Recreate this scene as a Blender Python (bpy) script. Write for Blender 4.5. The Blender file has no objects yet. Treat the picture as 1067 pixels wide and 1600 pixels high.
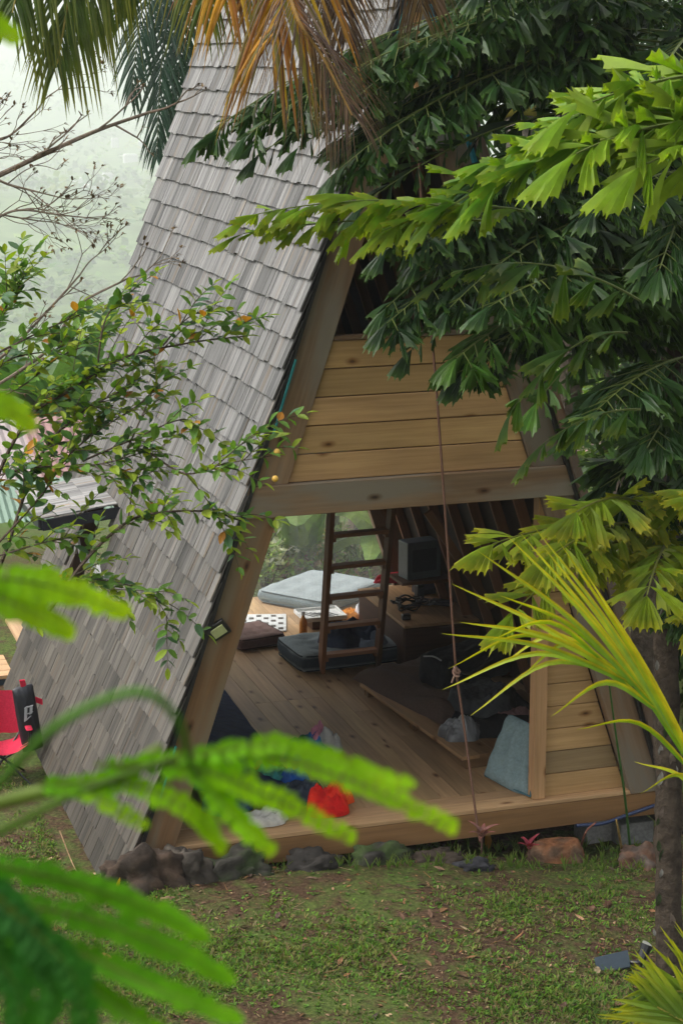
import bpy, bmesh, math, random
import numpy as np
from mathutils import Vector as V, Matrix, noise
rnd = random.Random(7)
PI = math.pi
scene = bpy.context.scene
# ------------------------------------------------------------------ camera
FP = 3094.8
CAMP = V((-3.948, -10.944, 4.650))
CR = V((0.95223, -0.30539, -0.00249)); CU = V((0.07106, 0.21363, 0.97433)); CF = V((0.29701, 0.92796, -0.22512))
cd = bpy.data.cameras.new('camera'); cam = bpy.data.objects.new('camera', cd); scene.collection.objects.link(cam)
m = Matrix((CR, CU, -CF)).transposed().to_4x4(); m.translation = CAMP; cam.matrix_world = m
cd.sensor_fit = 'VERTICAL'; cd.sensor_height = 36; cd.lens = FP/1600*36
cd.clip_start = .05; cd.clip_end = 12000
cd.dof.use_dof = True; cd.dof.focus_distance = 11.3; cd.dof.aperture_fstop = 11
scene.camera = cam
# ------------------------------------------------------------------ sky, sun, exposure (overcast)
SUN_EL, SUN_AZ = math.radians(54), math.radians(282)     # azimuth measured from +Y towards +X
w = bpy.data.worlds.new("World"); scene.world = w; w.use_nodes = True
nt = w.node_tree; bg = nt.nodes['Background']
sky = nt.nodes.new('ShaderNodeTexSky'); sky.sky_type = 'NISHITA'; sky.sun_disc = False
sky.sun_elevation = SUN_EL; sky.sun_rotation = SUN_AZ; sky.dust_density = 6; sky.air_density = 1.6; sky.altitude = 50
hs = nt.nodes.new('ShaderNodeHueSaturation'); hs.inputs['Saturation'].default_value = .22
nt.links.new(sky.outputs[0], hs.inputs['Color']); nt.links.new(hs.outputs[0], bg.inputs[0]); bg.inputs[1].default_value = .15
sl = bpy.data.lights.new('sun', 'SUN'); sl.energy = 1.3; sl.angle = math.radians(25); sl.color = (1, .97, .92)
so = bpy.data.objects.new('sun', sl); scene.collection.objects.link(so)
sd = V((math.sin(SUN_AZ)*math.cos(SUN_EL), math.cos(SUN_AZ)*math.cos(SUN_EL), math.sin(SUN_EL)))
so.rotation_euler = sd.to_track_quat('Z', 'Y').to_euler(); so.location = (0, 0, 30)
scene.view_settings.view_transform = 'Standard'; scene.view_settings.look = 'None'
scene.view_settings.exposure = 1.0; scene.view_settings.gamma = 1
scene.cycles.volume_step_rate = 1; scene.cycles.volume_bounces = 3; scene.cycles.max_bounces = 6; scene.cycles.transparent_max_bounces = 8

# ------------------------------------------------------------------ helpers
def P(px, py, d):
    "point at depth d (m) on the sight line through photograph pixel px, py (used to survey real positions)"
    return CAMP + CF*d + CR*((px-533.5)/FP*d) - CU*((py-800)/FP*d)
def PZ(px, py, z):
    d = CF + CR*((px-533.5)/FP) - CU*((py-800)/FP); return CAMP + d*((z-CAMP.z)/d.z)
def PY(px, py, y):
    d = CF + CR*((px-533.5)/FP) - CU*((py-800)/FP); return CAMP + d*((y-CAMP.y)/d.y)
def PX(px, py, x):
    d = CF + CR*((px-533.5)/FP) - CU*((py-800)/FP); return CAMP + d*((x-CAMP.x)/d.x)

def tag(o, label=None, cat=None, group=None, kind=None):
    if label: o['label'] = label
    if cat: o['category'] = cat
    if group: o['group'] = group
    if kind: o['kind'] = kind
    return o
def thing(name, label, cat, loc=(0, 0, 0), group=None):
    o = bpy.data.objects.new(name, None); scene.collection.objects.link(o); o.location = loc; o.empty_display_size = .1
    return tag(o, label, cat, group)

class MB:
    def __init__(s): s.v = []; s.f = []; s.c = []; s.g = []
    def add(s, vs, fs, col, gv=None):
        n = len(s.v); s.v += [tuple(x) for x in vs]; s.f += [tuple(i+n for i in f) for f in fs]
        if isinstance(col, list): s.c += col
        else: s.c += [col]*len(vs)
        s.g += gv if gv else [tuple(x) for x in vs]
    def build(s, name, mat, parent=None, smooth=False, bevel=0, sub=0):
        me = bpy.data.meshes.new(name)
        me.from_pydata(s.v, [], s.f)
        o = bpy.data.objects.new(name, me); scene.collection.objects.link(o)
        if parent is not None:
            o.parent = parent
            base = parent
            off = V((0, 0, 0))
            while base is not None: off += base.location; base = base.parent
            co = np.array(s.v, dtype=np.float32) - np.array(off, dtype=np.float32)
            me.vertices.foreach_set('co', co.ravel())
        a = me.attributes.new('Col', 'FLOAT_COLOR', 'POINT')
        a.data.foreach_set('color', np.array([(c[0], c[1], c[2], 1) for c in s.c], dtype=np.float32).ravel())
        a = me.attributes.new('gv', 'FLOAT_VECTOR', 'POINT')
        a.data.foreach_set('vector', np.array(s.g, dtype=np.float32).ravel())
        if smooth: me.polygons.foreach_set('use_smooth', [True]*len(me.polygons))
        me.materials.append(mat); me.update()
        if bevel:
            b = o.modifiers.new('bevel', 'BEVEL'); b.width = bevel; b.segments = 2; b.limit_method = 'ANGLE'
        if sub:
            b = o.modifiers.new('subdivision', 'SUBSURF'); b.levels = sub; b.render_levels = sub
        return o

WHITE = (1, 1, 1); UPV0 = V((0, 0, 1))
def jit(c, a=.1, r=rnd):
    k = 1+r.uniform(-a, a); return tuple(max(0, x*k*(1+r.uniform(-a, a)*.35)) for x in c)
def mix(a, b, t): return tuple(x*(1-t)+y*t for x, y in zip(a, b))
BF = [(0, 3, 2, 1), (4, 5, 6, 7), (0, 1, 5, 4), (1, 2, 6, 5), (2, 3, 7, 6), (3, 0, 4, 7)]
def board(mb, p0, p1, wv, tv, col=WHITE, seed=None, taper=None):
    "box from p0 to p1; wv and tv are full width / thickness vectors centred on the line"
    p0, p1, wv, tv = V(p0), V(p1), V(wv), V(tv)
    sd_ = rnd.uniform(0, 90) if seed is None else seed
    L = (p1-p0).length; W = wv.length; T = tv.length
    vs = []; g = []
    for e, p in ((0, p0), (1, p1)):
        k = 1 if (taper is None or e == 0) else taper
        for a, b in ((-.5, -.5), (.5, -.5), (.5, .5), (-.5, .5)):
            vs.append(p+wv*a*k+tv*b); g.append((e*L+sd_*3, a*W+b*T+sd_, sd_))
    mb.add(vs, BF, col, g)
def box(mb, c, sx, sy, sz, col=WHITE, along='x', rot=0):
    c = V(c); ca, sa = math.cos(rot), math.sin(rot); X = V((ca, sa, 0)); Y = V((-sa, ca, 0)); Z = V((0, 0, 1))
    if along == 'x': board(mb, c-X*sx/2, c+X*sx/2, Y*sy, Z*sz, col)
    elif along == 'y': board(mb, c-Y*sy/2, c+Y*sy/2, X*sx, Z*sz, col)
    else: board(mb, c-Z*sz/2, c+Z*sz/2, X*sx, Y*sy, col)
def prism(mb, poly, y0, y1, col=WHITE, axis=None):
    "polygon in XZ extruded along Y; grain runs along axis"
    sd_ = rnd.uniform(0, 90); n = len(poly); ax = V(axis or (0, 0, 1)).normalized(); ox = V((ax.z, 0, -ax.x))
    vs = [V((x, y0, z)) for x, z in poly]+[V((x, y1, z)) for x, z in poly]
    fs = [tuple(range(n)), tuple(range(2*n-1, n-1, -1))]+[(i, i+n, (i+1) % n+n, (i+1) % n) for i in range(n)]
    mb.add(vs, fs, col, [(v.dot(ax)+sd_*3, v.dot(ox)+v.y+sd_, sd_) for v in vs])
def bez(pts, n):
    "Catmull-Rom through pts"
    pts = [V(p) for p in pts]; q = [pts[0]*2-pts[1]]+pts+[pts[-1]*2-pts[-2]]; out = []
    m_ = len(pts)-1
    for i in range(n+1):
        t = i/n*m_; k = min(int(t), m_-1); t -= k; a, b, c, d = q[k:k+4]
        out.append(.5*((2*b)+(-a+c)*t+(2*a-5*b+4*c-d)*t*t+(-a+3*b-3*c+d)*t**3))
    return out
def tube(mb, pts, r0, r1=None, n=6, col=WHITE, rough=0, cap=True):
    r1 = r0 if r1 is None else r1; pts = [V(p) for p in pts]; m_ = len(pts); vs = []; g = []; L = 0
    a = None
    for i, p in enumerate(pts):
        t = (pts[min(i+1, m_-1)]-pts[max(i-1, 0)]).normalized()
        if a is None: a = t.orthogonal().normalized()
        a = (a-t*a.dot(t)).normalized(); b = t.cross(a)
        if i: L += (p-pts[i-1]).length
        r = r0+(r1-r0)*i/(m_-1)
        for k in range(n):
            th = 2*PI*k/n; rr = r*(1+rough*(noise.noise(V((p.x*9+k*1.7, p.y*9, p.z*9)))))
            vs.append(p+(a*math.cos(th)+b*math.sin(th))*rr); g.append((L, k/n*2*PI*r0, r0))
    fs = [(i*n+k, i*n+(k+1) % n, (i+1)*n+(k+1) % n, (i+1)*n+k) for i in range(m_-1) for k in range(n)]
    if cap: fs += [tuple(range(n-1, -1, -1)), tuple(range((m_-1)*n, m_*n))]
    mb.add(vs, fs, col, g)

# ------------------------------------------------------------------ materials
def mat(name):
    m_ = bpy.data.materials.new(name); m_.use_nodes = True; t = m_.node_tree
    return m_, t, t.nodes['Principled BSDF']
def N(t, typ, **kw):
    n = t.nodes.new('ShaderNode'+typ)
    for k, v in kw.items():
        if k in n.inputs: n.inputs[k].default_value = v
        else: setattr(n, k, v)
    return n
def ramp(t, fac, stops):
    r = t.nodes.new('ShaderNodeValToRGB'); e = r.color_ramp.elements
    while len(e) < len(stops): e.new(.5)
    for x, (p_, c_) in zip(e, stops): x.position = p_; x.color = (*c_, 1)
    t.links.new(fac, r.inputs[0]); return r.outputs[0]
def mixc(t, a, b, fac, typ='MULTIPLY'):
    n = t.nodes.new('ShaderNodeMix'); n.data_type = 'RGBA'; n.blend_type = typ
    for i, x in ((6, a), (7, b), (0, fac)):
        if hasattr(x, 'links') or hasattr(x, 'is_linked'): t.links.new(x, n.inputs[i])
        else: n.inputs[i].default_value = (*x, 1) if isinstance(x, tuple) else x
    return n.outputs[2]
def attr(t, name): n = t.nodes.new('ShaderNodeAttribute'); n.attribute_name = name; return n
def mapv(t, vec, sc, loc=(0, 0, 0)):
    n = t.nodes.new('ShaderNodeMapping'); n.inputs['Scale'].default_value = sc; n.inputs['Location'].default_value = loc
    t.links.new(vec, n.inputs[0]); return n.outputs[0]
def bump(t, b, h, s=.3, d=.01):
    n = N(t, 'Bump'); n.inputs['Strength'].default_value = s; n.inputs['Distance'].default_value = d
    t.links.new(h, n.inputs['Height']); t.links.new(n.outputs[0], b.inputs['Normal'])

def wood(name, base, dark, knots=True, rough=.75, streak=.6, grey=None, gscale=1.0):
    m_, t, b = mat(name); g = attr(t, 'gv').outputs['Vector']
    n1 = N(t, 'TexNoise', Scale=1, Detail=6, Roughness=.65); t.links.new(mapv(t, g, (1.6*gscale, 38*gscale, 1)), n1.inputs['Vector'])
    c = ramp(t, n1.outputs['Fac'], [(.3, dark), (.62, base)])
    c = mixc(t, base, c, streak, 'MIX')
    n2 = N(t, 'TexNoise', Scale=1, Detail=3); t.links.new(mapv(t, g, (.9, 4, 1)), n2.inputs['Vector'])
    c = mixc(t, c, ramp(t, n2.outputs['Fac'], [(.3, (.62, .6, .58)), (.7, (1.15, 1.12, 1.08))]), .8)
    if grey:
        n4 = N(t, 'TexNoise', Scale=1, Detail=4); t.links.new(mapv(t, g, (1.3, 7, 1), (4, 2, 0)), n4.inputs['Vector'])
        r_ = N(t, 'ValToRGB'); t.links.new(n4.outputs['Fac'], r_.inputs[0]); r_.color_ramp.elements[0].position = .42; r_.color_ramp.elements[1].position = .62
        c = mixc(t, c, grey, r_.outputs[0], 'MIX')
    if knots:
        vo = N(t, 'TexVoronoi', Scale=1, voronoi_dimensions='2D'); t.links.new(mapv(t, g, (2.9, 6.2, 1)), vo.inputs['Vector'])
        wn = N(t, 'TexNoise', Scale=9, Detail=2); t.links.new(g, wn.inputs['Vector']); ds = N(t, 'Math', operation='ADD'); t.links.new(vo.outputs['Distance'], ds.inputs[0])
        w2 = N(t, 'Math', operation='MULTIPLY_ADD'); t.links.new(wn.outputs['Fac'], w2.inputs[0]); w2.inputs[1].default_value = .12; w2.inputs[2].default_value = -.06; t.links.new(w2.outputs[0], ds.inputs[1])
        sc_ = N(t, 'SeparateColor'); t.links.new(vo.outputs['Color'], sc_.inputs[0]); gt = N(t, 'Math', operation='GREATER_THAN'); gt.inputs[1].default_value = .74; t.links.new(sc_.outputs[0], gt.inputs[0])
        gm = N(t, 'Math', operation='MULTIPLY'); gm.inputs[1].default_value = .9; t.links.new(gt.outputs[0], gm.inputs[0])
        c = mixc(t, c, ramp(t, ds.outputs[0], [(.03, (.14, .08, .05)), (.07, (.5, .38, .28)), (.17, (1, 1, 1))]), gm.outputs[0])
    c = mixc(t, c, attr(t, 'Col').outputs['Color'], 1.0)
    t.links.new(c, b.inputs['Base Color']); b.inputs['Roughness'].default_value = rough
    b.inputs['Specular IOR Level'].default_value = .25
    bump(t, b, n1.outputs['Fac'], .35, .004)
    return m_
def plain(name, rough=.7, nscale=30, var=.35, bumpy=.3, spec=.3, metal=0, bd=.004, sheen=0):
    "base colour comes from each piece's own colour, with mottling"
    m_, t, b = mat(name); tc = N(t, 'TexCoord')
    n1 = N(t, 'TexNoise', Scale=nscale, Detail=6, Roughness=.6); t.links.new(tc.outputs['Object'], n1.inputs['Vector'])
    lo = 1-var; hi = 1+var
    c = mixc(t, attr(t, 'Col').outputs['Color'], ramp(t, n1.outputs['Fac'], [(.3, (lo,)*3), (.7, (hi,)*3)]), 1.0)
    t.links.new(c, b.inputs['Base Color']); b.inputs['Roughness'].default_value = rough
    b.inputs['Specular IOR Level'].default_value = spec; b.inputs['Metallic'].default_value = metal
    if sheen: b.inputs['Sheen Weight'].default_value = sheen
    bump(t, b, n1.outputs['Fac'], bumpy, bd)
    return m_
def leafmat(name, rough=.42, trans=.35, spec=.5, var=.2):
    m_, t, b = mat(name); tc = N(t, 'TexCoord')
    n1 = N(t, 'TexNoise', Scale=14, Detail=3); t.links.new(tc.outputs['Object'], n1.inputs['Vector'])
    c = mixc(t, attr(t, 'Col').outputs['Color'], ramp(t, n1.outputs['Fac'], [(.3, (1-var,)*3), (.7, (1+var,)*3)]), 1.0)
    t.links.new(c, b.inputs['Base Color']); b.inputs['Roughness'].default_value = rough; b.inputs['Specular IOR Level'].default_value = spec
    tr = N(t, 'BsdfTranslucent'); c2 = mixc(t, c, (1.25, 1.3, .55), 1.0); t.links.new(c2, tr.inputs[0])
    ms = N(t, 'MixShader'); ms.inputs[0].default_value = trans
    t.links.new(b.outputs[0], ms.inputs[1]); t.links.new(tr.outputs[0], ms.inputs[2])
    t.links.new(ms.outputs[0], t.nodes['Material Output'].inputs['Surface'])
    return m_
def shingle_mat():
    m_, t, b = mat('weathered_shingle'); g = attr(t, 'gv').outputs['Vector']
    n1 = N(t, 'TexNoise', Scale=1, Detail=5, Roughness=.6); t.links.new(mapv(t, g, (1.2, 34, 1)), n1.inputs['Vector'])
    c = ramp(t, n1.outputs['Fac'], [(.28, (.22, .21, .20)), (.5, (.42, .41, .395)), (.72, (.58, .57, .555))])
    n3 = N(t, 'TexNoise', Scale=1, Detail=3); t.links.new(mapv(t, g, (1.2, 22, 1), (7, 3, 0)), n3.inputs['Vector'])
    c = mixc(t, c, (.42, .29, .17), ramp(t, n3.outputs['Fac'], [(.57, (0, 0, 0)), (.72, (.8, .8, .8))]), 'MIX')
    n2 = N(t, 'TexNoise', Scale=1, Detail=3); t.links.new(mapv(t, g, (1.1, 16, 1), (1, 9, 0)), n2.inputs['Vector'])
    c = mixc(t, c, ramp(t, n2.outputs['Fac'], [(.33, (.45, .45, .47)), (.55, (1, 1, 1))]), .9)
    c = mixc(t, c, attr(t, 'Col').outputs['Color'], 1.0)
    t.links.new(c, b.inputs['Base Color']); b.inputs['Roughness'].default_value = .7; b.inputs['Specular IOR Level'].default_value = .3
    bump(t, b, n1.outputs['Fac'], .5, .004); return m_
M_shingle = shingle_mat()
M_pine = wood('pine_boards', (.52, .34, .16), (.31, .18, .075))
M_floor = wood('deck_boards', (.50, .33, .185), (.27, .17, .09), rough=.55)
M_rafter = wood('weathered_beam', (.30, .20, .12), (.15, .10, .06), grey=(.23, .20, .155), knots=True)
M_apex = wood('grey_plywood', (.24, .22, .195), (.14, .125, .11), knots=False, grey=(.20, .195, .18))
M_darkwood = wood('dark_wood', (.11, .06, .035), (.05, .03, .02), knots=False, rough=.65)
M_plain = plain('painted_surface', .55, 25, .12, .1)
M_cloth = plain('cloth', .9, 55, .18, .5, .15)
M_wrinkle = plain('crumpled_fabric', .85, 16, .25, 1.0, .2, bd=.02)
M_plastic = plain('black_plastic', .4, 30, .1, .05, .5)
M_metal = plain('metal', .35, 30, .1, .05, .5, metal=.8)
M_rope = plain('rope_fibre', .95, 220, .35, .8, .1)
M_bark = plain('bark', .9, 16, .5, 1.0, .15, bd=.03)
M_rock = plain('rock', .9, 12, .45, 1.0, .2, bd=.02)
M_conc = plain('concrete', .9, 40, .25, .5, .2)
M_tin = plain('painted_metal_roof', .5, 4, .12, .05, .4)
M_leaf = leafmat('leaf', .5, .38, .3); M_gloss = leafmat('glossy_leaf', .42, .28, .22); M_fore = leafmat('thin_leaf', .6, .55, .12)
M_grass = leafmat('grass_blade', .6, .3, .2)

# ================================================================== TERRAIN
def gz(x, y):
    sg_ = lambda v: 1/(1+math.exp(max(-30, min(30, -v))))
    z = -.47 + (.34-.26*sg_((x-.45)*3.2))*sg_(-(y-.05-.35*sg_(-(x+1.95)*9))*13) - .06*sg_(-(y+2.5)*2) + .10*math.exp(-((x+1.85)**2/.12+(y+.25)**2/.1))
    z += .03*noise.noise(V((x*1.3, y*1.3, 0))) + .012*noise.noise(V((x*5, y*5, 3)))
    if y > 8.5:
        d = y-8.5
        if d < 40: z -= .30*d*(d/40)**.5 if d < 40 else 0
        else: z -= 12 + (d-40)*.32
        z = max(z, -95)
        if y > 1500: z = -95 + 100*(1-math.cos(min(1, (y-1500)/3200)*PI))*.8*(1+.36*noise.noise(V((x*.0009, y*.0006, 5))))
        z += min(1, d/60)*(3.0*noise.noise(V((x*.01, y*.01, 2)))+min(26, y*.02)*noise.noise(V((x*.003, y*.003, 8))))
    return z
def GH(px, py, off=0):
    d = CF + CR*((px-533.5)/FP) - CU*((py-800)/FP); t_ = 6.0
    while t_ < 400:
        q = CAMP+d*t_
        if q.z < gz(q.x, q.y)+off: return q
        t_ += .01 if t_ < 30 else .5
    return q
def ground_mesh():
    xs = sorted(set([round(-6+i*.09, 3) for i in range(134)]+[-6-1.35**k for k in range(1, 28)]+[6+1.35**k for k in range(1, 28)]))
    ys = sorted(set([round(-6+i*.09, 3) for i in range(160)]+[8.4+1.2**k for k in range(0, 47)]+[-6-1.5**k for k in range(1, 12)]))
    mb = MB(); nx = len(xs); vs = [(x, y, gz(x, y)) for y in ys for x in xs]
    fs = [(j*nx+i, j*nx+i+1, (j+1)*nx+i+1, (j+1)*nx+i) for j in range(len(ys)-1) for i in range(nx-1)]
    mb.add(vs, fs, WHITE); return mb
m_, t, b = mat('soil_and_turf'); M_ground = m_
tc = N(t, 'TexCoord'); ob = tc.outputs['Object']
na = N(t, 'TexNoise', Scale=1.1, Detail=6, Roughness=.7); t.links.new(ob, na.inputs['Vector'])
nb = N(t, 'TexNoise', Scale=38, Detail=6, Roughness=.8); t.links.new(ob, nb.inputs['Vector'])
nc = N(t, 'TexNoise', Scale=6, Detail=5, Roughness=.7); t.links.new(ob, nc.inputs['Vector'])
soil = ramp(t, nb.outputs['Fac'], [(.3, (.022, .014, .009)), (.5, (.075, .045, .027)), (.68, (.17, .11, .068))])
turf = ramp(t, nb.outputs['Fac'], [(.3, (.03, .038, .014)), (.55, (.09, .13, .03)), (.7, (.18, .175, .06))])
mx = N(t, 'Math', operation='ADD'); t.links.new(na.outputs['Fac'], mx.inputs[0]); t.links.new(nc.outputs['Fac'], mx.inputs[1])
fac = ramp(t, mx.outputs[0], [(.93, (0, 0, 0)), (1.08, (1, 1, 1))]); 
mh = N(t, 'Math', operation='MULTIPLY'); mh.inputs[1].default_value = .5; t.links.new(mx.outputs[0], mh.inputs[0])
fac = ramp(t, mh.outputs[0], [(.45, (0, 0, 0)), (.56, (1, 1, 1))])
c = mixc(t, soil, turf, fac, 'MIX')
sp = N(t, 'SeparateXYZ'); t.links.new(ob, sp.inputs[0])
far = N(t, 'MapRange'); far.inputs['From Min'].default_value = 8; far.inputs['From Max'].default_value = 14; t.links.new(sp.outputs['Y'], far.inputs['Value'])
nf = N(t, 'TexNoise', Scale=.05, Detail=10, Roughness=.75); t.links.new(ob, nf.inputs['Vector'])
c = mixc(t, c, ramp(t, nf.outputs['Fac'], [(.35, (.05, .09, .025)), (.55, (.10, .16, .04)), (.7, (.17, .21, .07))]), far.outputs[0], 'MIX')
t.links.new(c, b.inputs['Base Color']); b.inputs['Roughness'].default_value = .95; b.inputs['Specular IOR Level'].default_value = .1
bump(t, b, nb.outputs['Fac'], .8, .02)
g_ = ground_mesh().build('ground', M_ground, smooth=True); tag(g_, kind='structure')

# ================================================================== CABIN
W, H, D = 1.74, 5.22, 4.45
RL = math.hypot(W, H)
cabin = thing('a_frame_cabin', 'steep wooden A-frame cabin with grey shingled roof, open front and pale plank gable', 'cabin', (0, 0, -.17))
def rk(z): return W*(1-z/H)
UPL = V((W, 0, H)).normalized(); NL = V((-H, 0, W)).normalized()
def roof_side(s, hole=None):
    up = V((-s*W, 0, H)).normalized(); nn = V((s*H, 0, W)).normalized()
    base = V((s*W, 0, 0))
    def at(sl, y, o): return base+up*sl+V((0, y, 0))+nn*o
    mb = MB(); r = random.Random(11+s)
    s0 = -.36; s1 = RL; ex = .178; k = 0; sl = s0
    while sl < s1:
        y = -.05+(-r.uniform(0, .1) if True else 0)
        while y < D+.02:
            wd = r.choice([.085, .11, .13, .15, .17, .2])*r.uniform(.85, 1.15); y1 = min(y+wd, D+.03); y0 = max(y, -.05)
            mid = (y0+y1)/2; skip = False
            if hole and hole[0]-.04 < sl+.1 < hole[1] and hole[2] < mid < hole[3]: skip = True
            if y1-y0 > .02 and not skip:
                L = .30; top = min(sl+L, s1+.02); j = r.uniform(-.006, .006); th = .013
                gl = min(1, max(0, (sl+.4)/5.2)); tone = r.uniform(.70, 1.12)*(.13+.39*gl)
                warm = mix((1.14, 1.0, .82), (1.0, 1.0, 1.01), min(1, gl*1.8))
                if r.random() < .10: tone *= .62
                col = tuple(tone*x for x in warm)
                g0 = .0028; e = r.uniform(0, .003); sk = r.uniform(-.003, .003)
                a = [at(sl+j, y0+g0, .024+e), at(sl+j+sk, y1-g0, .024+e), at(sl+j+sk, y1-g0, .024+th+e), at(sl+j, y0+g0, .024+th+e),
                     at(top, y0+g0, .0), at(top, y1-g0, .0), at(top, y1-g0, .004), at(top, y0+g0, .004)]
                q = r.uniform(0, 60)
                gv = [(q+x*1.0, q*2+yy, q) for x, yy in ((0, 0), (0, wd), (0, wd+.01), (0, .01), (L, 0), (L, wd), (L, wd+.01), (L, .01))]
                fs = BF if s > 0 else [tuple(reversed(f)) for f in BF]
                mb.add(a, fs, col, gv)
            y += wd
        sl += ex; k += 1
    o = mb.build('shingle_roof', M_shingle, cabin)
    # sheathing
    sh = MB()
    def plate(a, b_, y0, y1):
        p0 = at(a, (y0+y1)/2, -.014); p1 = at(b_, (y0+y1)/2, -.014); board(sh, p0, p1, V((0, y1-y0, 0)), nn*.018, (.22, .2, .2))
    if hole:
        a, b_, y0, y1 = hole
        plate(s0, a, 0, D); plate(b_, s1, 0, D); plate(a, b_, 0, y0); plate(a, b_, y1, D)
    else: plate(s0, s1, 0, D)
    sh.build('sheathing', M_darkwood, o)
    # membrane edge showing between the shingles and the beam
    em = MB(); r2 = random.Random(5)
    board(em, at(-.2, -.024, -.012), at(s1-.02, -.024, -.012), V((0, .045, 0)), nn*.022, (.012, .012, .014))
    em.build('membrane_edge', M_plastic, o)
    if s < 0:
        for a, b_ in ((2.65, 3.1), (.35, .7), (4.9, 5.25)): tm = MB(); board(tm, at(a, -.03, -.03), at(b_, -.03, -.026), V((0, .05, 0)), nn*.012, (.03, .2, .2)); tm.build('membrane_strip', M_cloth, o)
    else:
        tm = MB()
        board(tm, at(4.1, -.03, -.03), at(5.2, -.03, -.026), V((0, .05, 0)), nn*.02, (.02, .16, .22))
        tm.build('membrane_strip', M_cloth, o)
        bt = MB(); board(bt, at(0, -.04, .03), at(s1, -.04, .03), V((0, .07, 0)), nn*.05, (.55, .5, .5)); bt.build('barge_board', M_rafter, o)
    return o
# side window opening in the left roof (slope distance and depth range)
def on_left(px, py):
    d = CF + CR*((px-533.5)/FP) - CU*((py-800)/FP); tt = (V((-W, 0, 0))-CAMP).dot(NL)/d.dot(NL); q = CAMP+d*tt
    return (q-V((-W, 0, 0))).dot(UPL), q.y
ht, hy0 = on_left(188, 803); hb, hy0b = on_left(160, 906)
hy1 = hy0+.95; HOLE = (hb-.25, ht, hy0, hy1)
roof_side(-1, HOLE); roof_side(1)
# dormer: shingled flap standing straight out over the opening
dz = (V((-W, 0, 0))+UPL*ht).z; dx = -(W)+UPL.x*ht
dm = MB(); r = random.Random(3)
for i in range(4):
    x1 = dx-.02-i*.14; x0 = x1-.16
    y = hy0-.02
    while y < hy1+.02:
        wd = r.uniform(.1, .19); y1 = min(y+wd, hy1+.03)
        zz = dz+.065-i*.018
        board(dm, (x1, (y+y1)/2, zz+.014), (x0, (y+y1)/2, zz-.004), V((0, y1-y-.003, 0)), V((0, 0, .011)), tuple([r.uniform(.45, .7)]*3)); y += wd
do = dm.build('dormer_roof', M_shingle, cabin)
df = MB(); board(df, (dx+.02, hy0-.015, dz+.02), (dx-.56, hy0-.015, dz-.04), V((0, .03, 0)), V((0, 0, .075)), (.012, .014, .022))
board(df, (dx-.57, hy0, dz-.04), (dx-.57, hy1, dz-.04), V((.03, 0, 0)), V((0, 0, .075)), (.012, .014, .022)); df.build('dormer_fascia', M_plastic, do)
for yy in (hy0+.02, hy1-.02):
    dj = MB()
    p0 = V((-W, yy, 0))+UPL*HOLE[0]; p1 = V((-W, yy, 0))+UPL*HOLE[1]; board(dj, p0-NL*.05, p1-NL*.05, V((0, .04, 0)), NL*.11, (.5, .5, .5)); dj.build('window_jamb', M_darkwood, cabin)
# front frame
RW = .235
def rafter(s, z0, z1, name='rafter', y0=-.01, y1=.06, apex=False):
    poly = [(s*rk(z0), z0), (s*(rk(z0)-RW), z0)]
    if apex:
        zi = H*(1-RW/W); poly += [(s*.002, zi), (s*.002, H-.02)]
    else: poly += [(s*(rk(z1)-RW), z1), (s*rk(z1), z1)]
    if s > 0: poly = poly[::-1]
    mb = MB(); prism(mb, poly, y0, y1, ((1.0, .98, .96) if z0 > 1 else (.82, .70, .55)) if s < 0 else (.8, .78, .76), axis=(-s*W, 0, H)); return mb.build(name, M_rafter, cabin, bevel=.004)
for s in (-1, 1):
    rafter(s, -.3 if s < 0 else -.02, 2.0); rafter(s, 2.19, H, apex=True)
    rafter(s, 0, 2.05, y0=D-.1, y1=D-.02)
mb = MB(); prism(mb, [(-rk(2.0)-.0, 2.0), (rk(2.0), 2.0), (rk(2.19), 2.19), (-rk(2.19), 2.19)], -.035, .05, (1.0, .98, .95), axis=(1, 0, 0))
mb.build('collar_beam', M_rafter, cabin, bevel=.005)
mb = MB(); z = 2.193; r = random.Random(21)
for i in range(5):
    z1 = z+.1665; a = rk(z)-RW-.004; a1 = rk(z1)-RW-.004; tn = [1.02, 1.12, 1.2, .84, 1.06][i]
    prism(mb, [(-a, z), (a, z), (a1, z1-.006), (-a1, z1-.006)], .012+.003*(i % 2), .045, (tn, tn*r.uniform(.96, 1.02), tn*r.uniform(.9, 1)), axis=(1, 0, 0)); z = z1
mb.build('gable_planks', M_pine, cabin, bevel=.005)
mb = MB(); a = rk(z)-RW; box(mb, (0, .03, z+.012), 2*a-.01, .07, .022, (.55, .52, .5)); mb.build('gable_rail', M_rafter, cabin)
mb = MB()
for s_ in (-1, 1): mb = MB(); prism(mb, [(s_*.004, 4.12), (s_*(rk(4.12)-.14), 4.12), (s_*.02, H-.12), (s_*.004, H-.12)][::(1 if s_ < 0 else -1)], -.032, -.012, (.95, .95, .95) if s_ < 0 else (.85, .85, .86)); mb.build('apex_board', M_apex, cabin)
mb = MB(); board(mb, (.0, -.05, 4.42), (.0, -.045, 4.88), (.035, 0, 0), (0, .03, 0), (1.0, .9, .8)); mb.build('king_post', M_pine, cabin)
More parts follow.
